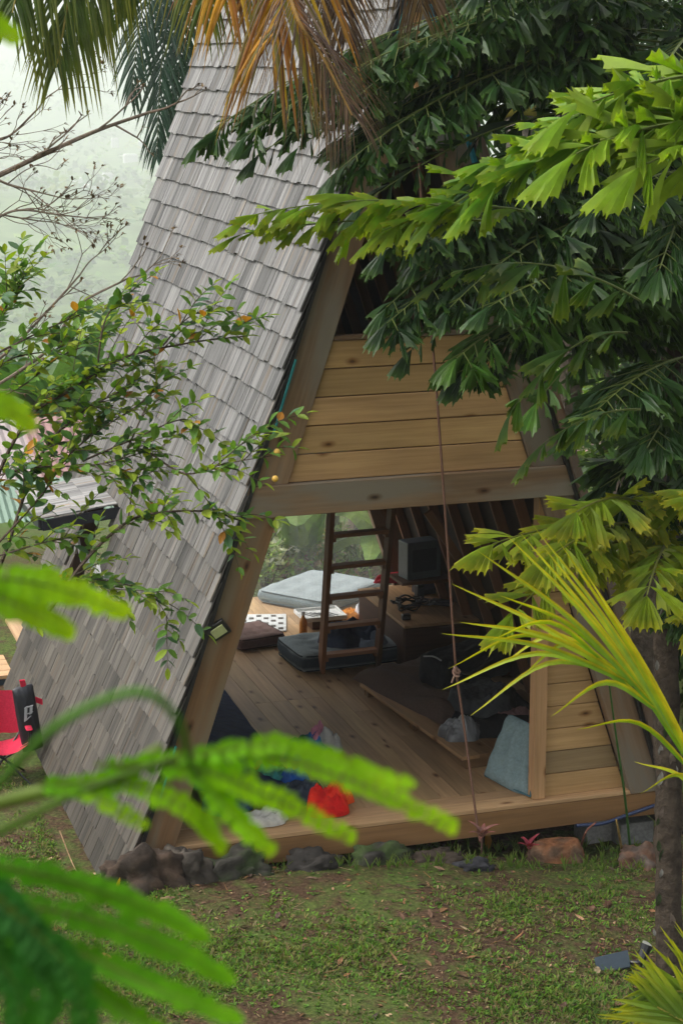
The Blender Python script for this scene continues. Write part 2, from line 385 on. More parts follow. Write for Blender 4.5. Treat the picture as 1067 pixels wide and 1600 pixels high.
# interior: loft, back wall, inner rafters, brace
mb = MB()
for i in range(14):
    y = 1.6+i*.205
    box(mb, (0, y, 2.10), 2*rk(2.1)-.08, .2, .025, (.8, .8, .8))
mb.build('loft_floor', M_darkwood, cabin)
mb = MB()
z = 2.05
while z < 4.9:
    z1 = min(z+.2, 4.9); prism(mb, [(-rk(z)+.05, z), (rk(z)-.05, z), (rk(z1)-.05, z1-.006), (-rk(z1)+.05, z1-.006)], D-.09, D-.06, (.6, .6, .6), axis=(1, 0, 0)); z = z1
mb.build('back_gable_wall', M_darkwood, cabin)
for s in (-1, 1):
    up = V((-s*W, 0, H)).normalized(); nn = V((s*H, 0, W)).normalized()
    for i in range(8):
        y = .42+i*.52
        if s < 0 and HOLE[2] < y < HOLE[3]: continue
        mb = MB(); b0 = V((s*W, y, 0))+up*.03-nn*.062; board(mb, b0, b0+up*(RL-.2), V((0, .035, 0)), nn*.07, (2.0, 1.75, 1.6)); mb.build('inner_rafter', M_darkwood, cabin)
mb = MB(); p0 = PX(668, 800, .62); p1 = PX(768, 950, 1.38); board(mb, p0, p1, V((0, .03, 0)), V((.05, 0, .03)), (2.2, 2.1, 2.0)); mb.build('diagonal_brace', M_darkwood, cabin)
# sheer insect screen hanging at the back opening
ms_, t, b = mat('sheer_mesh'); tr_ = N(t, 'BsdfTransparent'); tl_ = N(t, 'BsdfTranslucent'); tl_.inputs[0].default_value = (.86, .92, .90, 1); df_ = N(t, 'BsdfDiffuse'); df_.inputs[0].default_value = (.82, .86, .84, 1)
m1_ = N(t, 'MixShader'); m1_.inputs[0].default_value = .5; t.links.new(tl_.outputs[0], m1_.inputs[1]); t.links.new(df_.outputs[0], m1_.inputs[2])
tcs = N(t, 'TexCoord'); wv_ = N(t, 'TexNoise', Scale=1, Detail=2); t.links.new(mapv(t, tcs.outputs['Object'], (60, 1, 1.5)), wv_.inputs['Vector']); mr_ = N(t, 'MapRange'); mr_.inputs['To Min'].default_value = .05; mr_.inputs['To Max'].default_value = .24; t.links.new(wv_.outputs['Fac'], mr_.inputs['Value'])
m2_ = N(t, 'MixShader'); t.links.new(mr_.outputs[0], m2_.inputs[0]); t.links.new(tr_.outputs[0], m2_.inputs[1]); t.links.new(m1_.outputs[0], m2_.inputs[2]); t.links.new(m2_.outputs[0], t.nodes['Material Output'].inputs['Surface'])
mb = MB(); n_ = 40; vs = []
for i in range(n_+1):
    u = i/n_
    for z in (.02, 1.0, 2.04): a_ = rk(z)-.26; x_ = -a_+2*a_*u; vs.append((x_, D-.14+.018*math.sin(u*34)+.01*math.sin(z*5+u*9), z))
mb.add(vs, [f_ for i in range(n_) for f_ in ((3*i, 3*i+3, 3*i+4, 3*i+1), (3*i+1, 3*i+4, 3*i+5, 3*i+2))], WHITE); tag(mb.build('insect_screen', ms_, cabin, smooth=True), 'sheer whitish screen hanging across the back opening')
# floor
mb = MB(); r = random.Random(8); x = -W+.0; bw = .128
while x < W:
    y = .262
    while y < 5.3:
        L = r.choice([1.2, 1.8, 2.2, 2.6]); y1 = min(y+L, 5.3); tn = r.uniform(.82, 1.12)
        xa, xb = x+.0015, min(x+bw-.0015, W)
        board(mb, ((xa+xb)/2, y+.001, -.012), ((xa+xb)/2, y1-.001, -.012), V((xb-xa, 0, 0)), V((0, 0, .024+.0008*r.random())), (tn, tn*r.uniform(.96, 1.01), tn*r.uniform(.9, 1))); y = y1
    x += bw
mb.build('deck_floor', M_floor, cabin)
mb = MB()
box(mb, (0, .195, -.012), 2*W-.02, .125, .026, (1.05, 1.0, .95)); box(mb, (0, .063, -.011), 2*W-.02, .13, .028, (1.15, 1.12, 1.05)); mb.build('edge_boards', M_floor, cabin, bevel=.004)
mb = MB(); box(mb, (.0, .012, -.105), 2*W-.04, .03, .155, (.50, .42, .32)); mb.build('fascia_board', M_floor, cabin, bevel=.003)
for xx in (-1.3, 1.45):
    for yy in (.4, 4.1): mb = MB(); box(mb, (xx, yy, -.43), .2, .2, .5, (.3, .29, .27), 'z'); mb.build('footing', M_conc, cabin)
# side panel + post
mb = MB(); box(mb, (.885, .075, 1.0), .085, .085, 1.99, (1.05, .95, .85), 'z'); mb.build('post', M_floor, cabin, bevel=.004)
mb = MB(); z = .003; i = 0; r = random.Random(4)
while z < 1.98:
    z1 = min(z+.151, 1.99); a = rk(z)-RW-.003; a1 = rk(z1)-RW-.003; tn = .82 if i == 1 else r.uniform(.92, 1.1)
    col = (tn*.78, tn*.85, tn*.95) if i == 1 else (tn, tn*.98, tn*.95)
    prism(mb, [(.928, z), (a, z), (a1, z1-.005), (.928, z1-.005)], .07+.003*(i % 2), .1, col, axis=(1, 0, 0)); z = z1; i += 1
mb.build('side_planks', M_pine, cabin, bevel=.004)
# flood light on the left rafter
fl = MB(); fc = PY(342, 987, -.05)

def rotm(n, ang):
    "frame whose Z is n, rolled by ang"
    n = V(n).normalized(); a = V((0, 0, 1)).cross(n)
    a = a.normalized() if a.length > 1e-3 else V((1, 0, 0)); b_ = n.cross(a)
    return a*math.cos(ang)+b_*math.sin(ang), -a*math.sin(ang)+b_*math.cos(ang), n
a_, b_, n_ = rotm((-.15, -1, -.25), math.radians(35))
board(fl, fc-n_*.02-a_*.06, fc-n_*.02+a_*.06, b_*.10, n_*.03, (.012, .012, .012))
board(fl, fc-n_*.05-a_*.012, fc-n_*.05+a_*.012, b_*.02, n_*.05, (.012, .012, .012))
flo = fl.build('floodlight', M_plastic, cabin, bevel=.004)
tag(flo, 'small black square floodlight screwed to the rafter')
fl = MB(); board(fl, fc-a_*.042, fc+a_*.042, b_*.06, n_*.006, (.42, .46, .22)); fl.build('led_panel', M_plain, flo)

# ================================================================== THINGS ON THE FLOOR
def puff(mb, c, ax, ay, az, col, dips=(), nexp=4, pinch=.35, n=18, dip=.25, wr=.0, seed=0, side=None, tpr=0):
    "soft box: ax, ay, az are half-axis vectors"
    c, ax, ay, az = V(c), V(ax), V(ay), V(az); idx = {}; vs = []; gs = []; cs = []
    def vert(i, j, k):
        key = (i, j, k)
        if key in idx: return idx[key]
        u, v_, w_ = 2*i/n-1, 2*j/n-1, 2*k/4-1
        u2 = u*(1-.04*abs(v_)**4); v2 = v_*(1-.04*abs(u)**4); u2 *= 1-tpr*v_
        f = (1-abs(u)**nexp)*(1-abs(v_)**nexp); f = max(f, 0)**.5
        hgt = (pinch+(1-pinch)*f)
        for (du, dv) in dips: hgt -= dip*math.exp(-((u-du)**2+(v_-dv)**2)/.025)
        hh = w_*hgt
        bul = 1+.03*(1-w_*w_)
        q = c+ax*u2*bul+ay*v2*bul+az*hh
        if wr: q = q+az.normalized()*wr*noise.noise(V((u*3+seed, v_*3, w_)))+ax.normalized()*wr*.6*noise.noise(V((u*2, v_*2+seed, w_+5)))
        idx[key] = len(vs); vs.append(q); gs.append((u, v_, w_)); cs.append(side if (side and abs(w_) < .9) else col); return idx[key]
    fs = []
    for i in range(n):
        for j in range(n):
            fs.append((vert(i, j, 4), vert(i+1, j, 4), vert(i+1, j+1, 4), vert(i, j+1, 4)))
            fs.append((vert(i, j, 0), vert(i, j+1, 0), vert(i+1, j+1, 0), vert(i+1, j, 0)))
        for k in range(4):
            fs.append((vert(i, 0, k), vert(i+1, 0, k), vert(i+1, 0, k+1), vert(i, 0, k+1)))
            fs.append((vert(i+1, n, k), vert(i, n, k), vert(i, n, k+1), vert(i+1, n, k+1)))
            fs.append((vert(0, i+1, k), vert(0, i, k), vert(0, i, k+1), vert(0, i+1, k+1)))
            fs.append((vert(n, i, k), vert(n, i+1, k), vert(n, i+1, k+1), vert(n, i, k+1)))
    mb.add(vs, fs, cs, gs)
def piping(mb, c, ax, ay, off, r, col):
    c, ax, ay = V(c)+V(off), V(ax), V(ay); pts = []
    for k in range(41):
        th = 2*PI*k/40; cu, su = math.cos(th), math.sin(th); u = math.copysign(abs(cu)**.22, cu); v_ = math.copysign(abs(su)**.22, su)
        pts.append(c+ax*u*1.0+ay*v_*1.0)
    tube(mb, pts, r, n=5, col=col, cap=False)
DIPS = [(x, y) for x in (-.5, 0, .5) for y in (-.5, 0, .5)]
def cushion(name, label, cat, px, py, w_, d_, h_, rot, col, z=0, side=None, dips=DIPS, group=None, base=None):
    c0 = PZ(px, py, z) if base is None else V(base); c0.z = z
    t_ = thing(name, label, cat, c0, group)
    ax = V((math.cos(rot), math.sin(rot), 0))*w_/2; ay = V((-math.sin(rot), math.cos(rot), 0))*d_/2; az = V((0, 0, h_/2))
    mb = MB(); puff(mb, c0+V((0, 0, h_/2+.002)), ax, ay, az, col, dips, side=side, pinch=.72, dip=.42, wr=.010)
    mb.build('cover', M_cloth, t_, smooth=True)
    mb = MB(); dk = tuple(x*.5 for x in (side or col))
    piping(mb, c0+V((0, 0, h_/2)), ax*1.01, ay*1.01, (0, 0, h_*.34), .006, dk); piping(mb, c0+V((0, 0, h_/2)), ax*1.01, ay*1.01, (0, 0, -h_*.34), .006, dk)
    mb.build('piping', M_cloth, t_, smooth=True)
    return t_
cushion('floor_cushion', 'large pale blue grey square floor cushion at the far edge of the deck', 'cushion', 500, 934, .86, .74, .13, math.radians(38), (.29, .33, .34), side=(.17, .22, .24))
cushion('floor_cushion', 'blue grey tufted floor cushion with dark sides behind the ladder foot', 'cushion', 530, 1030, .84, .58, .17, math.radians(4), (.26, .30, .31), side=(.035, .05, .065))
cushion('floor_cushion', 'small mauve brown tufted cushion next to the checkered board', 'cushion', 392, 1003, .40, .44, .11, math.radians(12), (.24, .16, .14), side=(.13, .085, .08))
# leaning teal cushion
c0 = PZ(803, 1244, 0); t_ = thing('seat_cushion', 'faded teal cushion leaning against the post at the front edge', 'cushion', c0)
q = [PY(790, 1116, .35), PY(832, 1140, .30), PY(826, 1244, .07), PY(757, 1206, .10)]
cc = sum(q, V())/4; ax = (q[1]+q[2]-q[0]-q[3])/4; ay = (q[0]+q[1]-q[2]-q[3])/4; 
ax = V((.16, .02, -.06)); ay = V((.06, .16, .24)); nn = ax.cross(ay).normalized()
Lc, Bc, Tc, Rc = PZ(757, 1214, .012), PZ(828, 1247, .012), PY(794, 1112, .42), PY(836, 1140, .36)
cc = (Lc+Bc+Tc+Rc)/4; ax = ((Bc-Lc)+(Rc-Tc))/4; ay = ((Tc-Lc)+(Rc-Bc))/4; nn = ax.cross(ay).normalized(); TPR = -.28
mb = MB(); puff(mb, cc, ax, ay, nn*.05, (.19, .26, .27), [(x, y) for x in (-.4, .4) for y in (-.5, 0, .5)], pinch=.35, dip=.8, wr=.016, side=(.12, .22, .26), tpr=.28); mb.build('cover', M_cloth, t_, smooth=True)
mb = MB(); tube(mb, [Lc+UPV0*.01, Bc+UPV0*.01], .006, n=5, col=(.06, .14, .17)); tube(mb, [Bc+UPV0*.01, Rc], .006, n=5, col=(.06, .14, .17)); mb.build('piping', M_cloth, t_, smooth=True)
# ladder up to the loft
LB, LT = PZ(502, 1050, 0), None
lt = thing('loft_ladder', 'brown wooden ladder leaning up to the loft', 'ladder', LB)
lb2 = V((LB.x+.46, LB.y+.02, 0)); top = PY(517, 800, 2.0); dtop = top-LB; dtop = dtop*(2.12/dtop.z)
for k, (bx_, nm) in enumerate(((LB, 'rail'), (lb2, 'rail'))):
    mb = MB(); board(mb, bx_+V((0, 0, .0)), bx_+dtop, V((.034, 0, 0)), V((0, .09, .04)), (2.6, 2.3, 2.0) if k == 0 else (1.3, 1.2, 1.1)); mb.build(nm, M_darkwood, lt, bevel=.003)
for i in range(8):
    z = .17+i*.285; 
    if z > 2.0: break
    mb = MB(); k = z/2.12; a = LB+dtop*k; b2 = lb2+dtop*k; board(mb, a+V((.012, 0, 0)), b2-V((.012, 0, 0)), V((0, .085, 0)), V((0, 0, .028)), (3.4, 3.0, 2.6)); mb.build('rung', M_darkwood, lt, bevel=.003)
    for e in (a+V((.03, 0, -.03)), b2-V((.03, 0, .03))): mb = MB(); board(mb, e+V((0, -.03, 0)), e+V((0, .03, 0)), V((.022, 0, 0)), V((0, 0, .03)), (2.8, 2.5, 2.1)); mb.build('cleat', M_darkwood, lt)
# low table with clutter
tz = .36
c0 = PZ(668, 1020, 0); ta = PZ(632, 978, tz); tb = PZ(728, 968, tz); tcn = PZ(690, 925, tz); 
x0, x1, y0, y1 = ta.x, ta.x+.62, ta.y, ta.y+1.15
t_ = thing('low_table', 'low dark box table with a pale wooden top under the roof slope', 'table', ((x0+x1)/2, (y0+y1)/2, 0))
mb = MB(); box(mb, ((x0+x1)/2, (y0+y1)/2, tz-.012), x1-x0, y1-y0, .024, (.75, .68, .6), 'y'); mb.build('tabletop', M_floor, t_, bevel=.003)
mb = MB(); box(mb, ((x0+x1)/2, y0+.012, tz/2-.012), x1-x0-.01, .022, tz-.03, (.7, .6, .6)); box(mb, (x0+.012, (y0+y1)/2, tz/2-.012), .022, y1-y0-.05, tz-.03, (.7, .6, .6), 'y'); mb.build('side_panel', M_darkwood, t_)
for (a, b2) in ((x0+.03, y1-.03), (x1-.03, y1-.03)):
    mb = MB(); box(mb, (a, b2, tz/2-.012), .04, .04, tz-.03, (1, 1, 1), 'z'); mb.build('leg', M_darkwood, t_)
def coil(name, label, cat, c0, n, rad, col, r0=.006, seed=0, hgt=.05, turns=4):
    r = random.Random(seed); pts = []
    for k in range(turns*8):
        th = k/8*2*PI; rr = rad*r.uniform(.5, 1.1); pts.append(V(c0)+V((rr*math.cos(th)*1.2, rr*math.sin(th), .008+r.random()*hgt)))
    mb = MB(); tube(mb, bez(pts, turns*24), r0, n=5, col=col); return tag(mb.build(name, M_plastic, None, smooth=True), label, cat)
coil('power_cable', 'tangle of black power cable on the low table', 'cable', PZ(640, 950, tz), 4, .12, (.02, .02, .02), .007, 1, .08, 6)
coil('charger_lead', 'thin grey charger lead coiled near the middle of the low table', 'cable', PZ(665, 945, tz), 4, .07, (.16, .17, .18), .004, 2, .03, 4)
def gadget(name, label, cat, px, py, w_, d_, h_, z, col, rot=0, screen=None):
    c0 = PZ(px, py, z); mb = MB(); box(mb, (c0.x, c0.y, z+h_/2), w_, d_, h_, col, 'x', rot)
    t_ = thing(name, label, cat, c0); mb.build('casing', M_plastic, t_, bevel=min(.008, h_*.2))
    mb = MB(); ca, sa = math.cos(rot), math.sin(rot); f_ = V((sa, -ca, 0)); s_ = V((ca, sa, 0)); cc = V((c0.x, c0.y, z+h_/2))+f_*(d_/2+.002)
    board(mb, cc-s_*w_*.36, cc+s_*w_*.36, V((0, 0, h_*.6)), f_*.004, screen or tuple(x*2.2 for x in col)); mb.build('front_panel', M_plastic, t_)
    return t_
gadget('power_adapter', 'black upright power adapter standing on the low table', 'charger', 655, 937, .07, .05, .13, tz, (.015, .018, .022), .3)
gadget('battery_pack', 'small black battery pack near the front left corner of the low table', 'battery', 634, 968, .07, .05, .045, tz, (.01, .01, .01))
gadget('radio', 'small black radio lying on the right half of the low table', 'radio', 690, 945, .18, .08, .04, tz, (.015, .015, .018), -.7)
gadget('storage_box', 'grey plastic equipment case leaning high against the inner roof', 'box', 655, 900, .30, .16, .30, .60, (.10, .12, .14), .15, (.05, .06, .075))
gadget('speaker', 'small black loudspeaker below the grey case', 'speaker', 662, 926, .16, .14, .22, tz, (.02, .022, .028), .1)
# shelf carrying the grey case
q = PZ(655, 900, .60); mb = MB(); box(mb, (q.x+.05, q.y, .585), .5, .3, .025, (1.2, 1.1, 1)); mb.build('wall_shelf', M_darkwood, cabin)
def crumple(name, label, cat, c0, w_, d_, h_, col, seed, mt=None, rot=0, col2=None, group=None, n=26, amp=1.0):
    c0 = V(c0); mb = MB(); vs = []; cs = []; ca, sa = math.cos(rot), math.sin(rot)
    for j in range(n+1):
        for i in range(n+1):
            u, v_ = 2*i/n-1, 2*j/n-1; th = math.atan2(v_, u); R0 = 1+.18*noise.noise(V((math.cos(th)*1.5+seed, math.sin(th)*1.5, 0)))
            rr = min(1, math.hypot(u*math.sqrt(1-v_*v_/2), v_*math.sqrt(1-u*u/2)))
            x, y = u*math.sqrt(1-v_*v_/2)*R0, v_*math.sqrt(1-u*u/2)*R0
            f = abs(noise.noise(V((x*2.2+seed, y*2.2, seed))))*1.5+.5*abs(noise.noise(V((x*5+seed, y*5, 1))))
            f2 = .5+.5*noise.noise(V((x*1.4+seed, y*1.4, seed+2)))*1.6; rg = 1-abs(noise.noise(V((x*2.6+y+seed, y*1.6-x*.6, 7+seed))))*3
            cr_ = abs(noise.noise(V((x*4.3+seed, y*4.3, 2))))+.5*abs(noise.noise(V((x*9+seed, y*9, 5)))); z = h_*math.sqrt(max(0, 1-rr**4))*(.25+.7*f2+.12*amp*max(-.6, rg)+.45*amp*cr_)+.004
            X, Y = x*w_/2, y*d_/2; vs.append(c0+V((X*ca-Y*sa, X*sa+Y*ca, z)))
            cs.append(mix(col, col2, min(1, max(0, .5+1.6*noise.noise(V((x*1.6+seed, y*1.6, 4)))))) if col2 else col)
    fs = [(j*(n+1)+i, j*(n+1)+i+1, (j+1)*(n+1)+i+1, (j+1)*(n+1)+i) for j in range(n) for i in range(n)]
    mb.add(vs, fs, cs); o = mb.build(name, mt or M_wrinkle, None, smooth=True, sub=1); return tag(o, label, cat, group)
crumple('red_case', 'red soft pouch lying at the back of the low table', 'pouch', PZ(618, 908, tz+.0), .36, .16, .08, (.30, .02, .03), 5)
crumple('orange_packet', 'orange packet lying beside the low table behind the ladder', 'packet', PZ(548, 965, .0), .26, .16, .08, (.75, .26, .02), 8)
crumple('white_cloth', 'white cloth bunched up right of the orange packet', 'cloth', PZ(572, 964, .0), .2, .16, .12, (.62, .64, .68), 9)
crumple('clothing', 'heap of dark navy clothes on the tufted cushion behind the ladder', 'clothes', PZ(548, 1003, .16), .52, .34, .16, (.015, .02, .04), 12, col2=(.05, .07, .12))
crumple('clothing', 'pale blue garment lying beside the dark navy heap', 'clothes', PZ(578, 1006, .165), .28, .2, .08, (.22, .27, .36), 13)
crumple('clothing', 'black clothes stuffed between cushion and low table', 'clothes', PZ(612, 1012, .0), .26, .42, .26, (.012, .015, .022), 14)
# tray, bottle, checkered board
c0 = PZ(497, 978, 0); t_ = thing('tray', 'white serving tray on a low dark stand behind the ladder', 'tray', c0)
mb = MB(); box(mb, c0+V((.02, .0, .09)), .36, .3, .016, (.62, .62, .60)); 
for dx_, dy_, a_, b2 in ((0, .15, .37, .014), (0, -.15, .37, .014), (.18, 0, .014, .3), (-.18, 0, .014, .3)): box(mb, c0+V((.02+dx_, dy_, .105)), a_, b2, .03, (.62, .62, .60))
mb.build('tray_top', M_plain, t_, bevel=.003)
mb = MB(); box(mb, c0+V((.05, .0, .041)), .26, .2, .08, (1.2, 1.1, 1)); mb.build('stand', M_darkwood, t_)
mb = MB()
for k in range(7): box(mb, c0+V((-.08+.033*k, .02*math.sin(k), .1)), .012, .14, .004, (.10, .10, .10), rot=.5)
mb.build('printed_pattern', M_plain, t_)
c0 = PZ(474, 993, 0); t_ = thing('bottle', 'amber bottle with a white cap in front of the white tray', 'bottle', c0)
def lathe(mb, c, prof, col, n=16):
    vs = []; m_ = len(prof)
    for r_, z in prof:
        for k in range(n): vs.append(V(c)+V((r_*math.cos(2*PI*k/n), r_*math.sin(2*PI*k/n), z)))
    fs = [(i*n+k, i*n+(k+1) % n, (i+1)*n+(k+1) % n, (i+1)*n+k) for i in range(m_-1) for k in range(n)]+[tuple(range(n-1, -1, -1)), tuple(range((m_-1)*n, m_*n))]
    mb.add(vs, fs, col)
mb = MB(); lathe(mb, c0, [(.030, .002), (.033, .01), (.033, .115), (.028, .135), (.013, .16), (.012, .175)], (.42, .16, .02)); mb.build('bottle_body', M_plastic, t_, smooth=True)
mb = MB(); lathe(mb, c0, [(.016, .176), (.017, .18), (.017, .2), (.014, .206)], (.75, .75, .73)); mb.build('cap', M_plastic, t_)
ca = PZ(378, 980, 0); a = PZ(388, 966, 0); b1 = PZ(450, 969, 0); b2 = PZ(428, 985, 0); mid = PZ(410, 975, 0)
t_ = thing('checkered_board', 'white game board with rows of dark squares lying on the deck', 'game board', mid)
rb = -.28; mb = MB(); box(mb, mid+V((0, 0, .009)), .40, .50, .012, (.66, .67, .66), rot=rb); mb.build('board_panel', M_plain, t_, bevel=.002)
mb = MB()
for i in range(6):
    for j in range(6):
        if (i+j) % 2: 
            x_, y_ = -.155+.062*i, -.19+.076*j; cr, sr = math.cos(rb), math.sin(rb)
            box(mb, mid+V((x_*cr-y_*sr, x_*sr+y_*cr, .0172)), .042, .05, .003, (.07, .055, .045), rot=rb)
mb.build('dark_squares', M_plain, t_)
# pallet bed and blankets at the right
pa, pb, pc = PZ(722, 1186, .09), PZ(562, 1070, .09), PZ(775, 1172, .09)
c0 = V(((pa.x+1.45)/2, (pa.y+pb.y)/2, 0)); t_ = thing('bed_platform', 'low plank bed platform with a raised wooden edge along the right wall', 'platform', c0)
ev = (pb-pa); ed = ev.normalized(); sdv = V((ed.y, -ed.x, 0))
mb = MB(); board(mb, pa+V((0, 0, 0))+sdv*.065, pb+sdv*.065, sdv*.13, V((0, 0, .025)), (.95, .88, .80)); mb.build('edge_plank', M_floor, t_, bevel=.003)
mb = MB()
for k in range(8): board(mb, pa+sdv*(.2+.13*k-.0)+ed*(.02+.0*k)-V((0, 0, .004)), pa+sdv*(.2+.13*k)+ed*(1.75-.1*k)-V((0, 0, .004)), sdv*.126, V((0, 0, .02)), (.5, .45, .4))
mb.build('slats', M_floor, t_)
for k in (.06, .9, 1.7):
    mb = MB(); board(mb, pa+ed*k+sdv*.04-V((0, 0, .048)), pa+ed*k+sdv*.95-V((0, 0, .048)), ed*.07, V((0, 0, .075)), (.5, .45, .4)); mb.build('bearer', M_floor, t_)
bz = .095
def drape(name, label, cat, outline, zbase, h_, col, seed, fold=18, mt=None, n=34, col2=None):
    "cloth spread over a quad outline (four floor points), humped and folded"
    a, b2, c_, d_ = [V(x) for x in outline]; mb = MB(); vs = []; cs = []
    for j in range(n+1):
        for i in range(n+1):
            u, v_ = i/n, j/n; p = (a*(1-u)+b2*u)*(1-v_)+(d_*(1-u)+c_*u)*v_
            e = min(u, 1-u, v_, 1-v_); ed_ = min(1, e/.13)**.6
            z = h_*ed_*(.7+.35*noise.noise(V((p.x*3, p.y*3, seed)))) + .028*ed_*math.sin(fold*(p.x*.9+p.y*.55)+4*noise.noise(V((p.x*2.5, p.y*2.5, seed+3))))*(.4+.6*noise.noise(V((p.x*1.5, p.y*1.5, seed+9)))**2*3)
            p = V((p.x+.03*noise.noise(V((u*4, v_*4, seed)))*(e < .2), p.y+.04*noise.noise(V((u*4+5, v_*4, seed))), zbase+max(.004, z+.008))); vs.append(p); cs.append(col if not col2 else mix(col, col2, max(0, noise.noise(V((u*3, v_*3, seed)))+.3)))
    fs = [(j*(n+1)+i, j*(n+1)+i+1, (j+1)*(n+1)+i+1, (j+1)*(n+1)+i) for j in range(n) for i in range(n)]
    mb.add(vs, fs, cs); o = mb.build(name, mt or M_cloth, None, smooth=True, sub=1); return tag(o, label, cat)
o1 = pb+ed*.12-sdv*.02; o2 = pa+ed*.62+sdv*.15
drape('blanket', 'dark brown blanket draped in folds over the bed platform', 'blanket', [(o1.x, o1.y, 0), (o2.x, o2.y, 0), (o2.x+.72, o2.y+.35, 0), (o1.x+.75, o1.y+.28, 0)], bz-.0, .15, (.095, .062, .048), 3, 26)
o3 = PZ(740, 1165, bz)
drape('blanket', 'black blanket spread behind the clear plastic bag', 'blanket', [(o3.x-.0, o3.y+.1, 0), (1.4, o3.y+.05, 0), (1.48, o3.y+1.0, 0), (o3.x-.0, o3.y+.9, 0)], bz-.0, .09, (.02, .02, .022), 31, 20)
c0 = PZ(668, 1072, bz+.08); c0 = V((c0.x, c0.y, bz)); t_ = thing('bag', 'black padded carry bag lying across the brown blanket', 'bag', c0)
mb = MB(); cc = c0+V((.32, .06, .21)); puff(mb, cc, V((.30, .09, .02)), V((-.05, .14, 0)), V((0, 0, .13)), (.012, .013, .016), (), pinch=.8, wr=.02, seed=4); mb.build('bag_body', M_wrinkle, t_, smooth=True)
mb = MB(); tube(mb, bez([cc+V((-.2, -.18, .06)), cc+V((-.05, -.2, -.02)), cc+V((.15, -.14, .06))], 14), .011, n=5, col=(.03, .03, .03)); mb.build('handle', M_cloth, t_, smooth=True)
mb = MB(); tube(mb, bez([cc+V((-.27, -.2, .1)), cc+V((-.3, -.12, .11)), cc+V((-.33, .0, .08))], 10), .006, n=5, col=(.2, .2, .2)); mb.build('zip', M_plastic, t_)
crumple('clothing', 'dark charcoal clothes heaped on the bed right of the rope', 'clothes', (1.08, 1.5, bz+.06), .5, .6, .16, (.03, .032, .036), 40, col2=(.06, .065, .07))
crumple('clothing', 'dusty pink garment lying on the bed behind the teal cushion', 'clothes', PZ(800, 1120, bz+.05), .3, .16, .06, (.16, .09, .09), 41)
crumple('clothing', 'scrap of crimson cloth beside the wooden post', 'clothes', (.98, .42, .12), .12, .14, .24, (.35, .02, .03), 42)
o_ = crumple('plastic_bag', 'crinkled clear plastic bag on the corner of the bed platform', 'bag', PZ(718, 1150, bz), .30, .30, .12, (.26, .27, .28), 44, M_plastic, rot=.3, amp=1.4, col2=(.10, .10, .105))
# blue tarpaulin and clothes at the left front
ln = [PZ(300, 1190, 0), PZ(412, 1170, 0), PZ(335, 1075, 0), PZ(300, 1085, 0)]
mb = MB(); pts = {}
A, B, C_ = PZ(300, 1175, .02), PZ(416, 1172, .02), V((-1.42, 1.95, .02)); TOP = V((-1.40, 1.2, .46))
def tarp(): 
    n = 22; vs = []; fs = []
    prof = [V((-1.60, .35, .01)), V((-1.60, 2.0, .01))]
    Cq, Bq = PZ(338, 1066, .0), PZ(416, 1170, .0)
    for j in range(n+1):
        y = .30+(Cq.y-.30)*j/n; k = min(1, max(0, (y-Bq.y)/(Cq.y-Bq.y))); xr = Bq.x+(Cq.x-Bq.x)*k
        for i in range(n+1):
            u = i/n; x = -1.66+(xr+1.66)*u; top_ = max(0, H*(1-abs(x)/W)-.12)
            z = min(.42*(1-u)**1.1*(.75+.25*math.sin(PI*j/n))+.025*noise.noise(V((x*6, y*6, 2)))+.02*math.sin(16*y+6*x)*(1-u)+.03, top_+.02)
            vs.append((x, y, max(.01, z)))
    for j in range(n):
        for i in range(n): k = j*(n+1)+i; fs.append((k, k+1, k+n+2, k+n+1))
    mb.add(vs, fs, (.008, .022, .075))
tarp(); tag(mb.build('tarpaulin', M_wrinkle, None, smooth=True, sub=1), 'dark navy blue tarpaulin covering a heap inside the left rafter', 'tarpaulin')
cl = [('shopping_bag', 'green and blue patterned shopping bag at the top of the laundry', 'bag', 482, 1172, .30, .22, .12, (.02, .16, .03), (.02, .12, .45), 50),
 ('clothing', 'soft pink garment poking out of the green shopping bag', 'clothes', 497, 1168, .12, .1, .15, (.55, .22, .30), None, 51),
 ('clothing', 'pale grey garment on the right of the green shopping bag', 'clothes', 513, 1168, .18, .12, .13, (.38, .38, .36), None, 52),
 ('clothing', 'teal garment in the middle of the laundry', 'clothes', 432, 1216, .26, .2, .10, (.03, .22, .22), (.05, .30, .28), 53),
 ('clothing', 'salmon pink garment at the left of the laundry', 'clothes', 414, 1209, .16, .12, .12, (.50, .24, .18), (.35, .03, .03), 54),
 ('clothing', 'dark slate garment between the teal and the red ones', 'clothes', 472, 1240, .26, .22, .10, (.045, .06, .085), None, 55),
 ('clothing', 'royal blue garment above the slate coloured one', 'clothes', 460, 1222, .2, .14, .10, (.02, .10, .36), None, 56),
 ('clothing', 'bright red garment at the deck edge', 'clothes', 514, 1264, .23, .14, .15, (.60, .012, .012), (.70, .035, .015), 57),
 ('clothing', 'orange red garment behind the bright red one', 'clothes', 530, 1246, .16, .12, .11, (.80, .10, .02), None, 58),
 ('clothing', 'deep blue garment at the left end of the laundry', 'clothes', 356, 1256, .30, .22, .12, (.015, .075, .22), None, 59),
 ('clothing', 'off white garment hanging over the deck edge', 'clothes', 410, 1279, .30, .14, .07, (.50, .49, .44), None, 60)]
for nm, lb, ct, px, py, w_, d_, h_, c1, c2, sd_ in cl: crumple(nm, lb, ct, PZ(px, py+8, .005), w_*1.15, d_*1.15, h_*1.3, c1, sd_, col2=c2, group='laundry spread at the front of the deck', amp=.8)
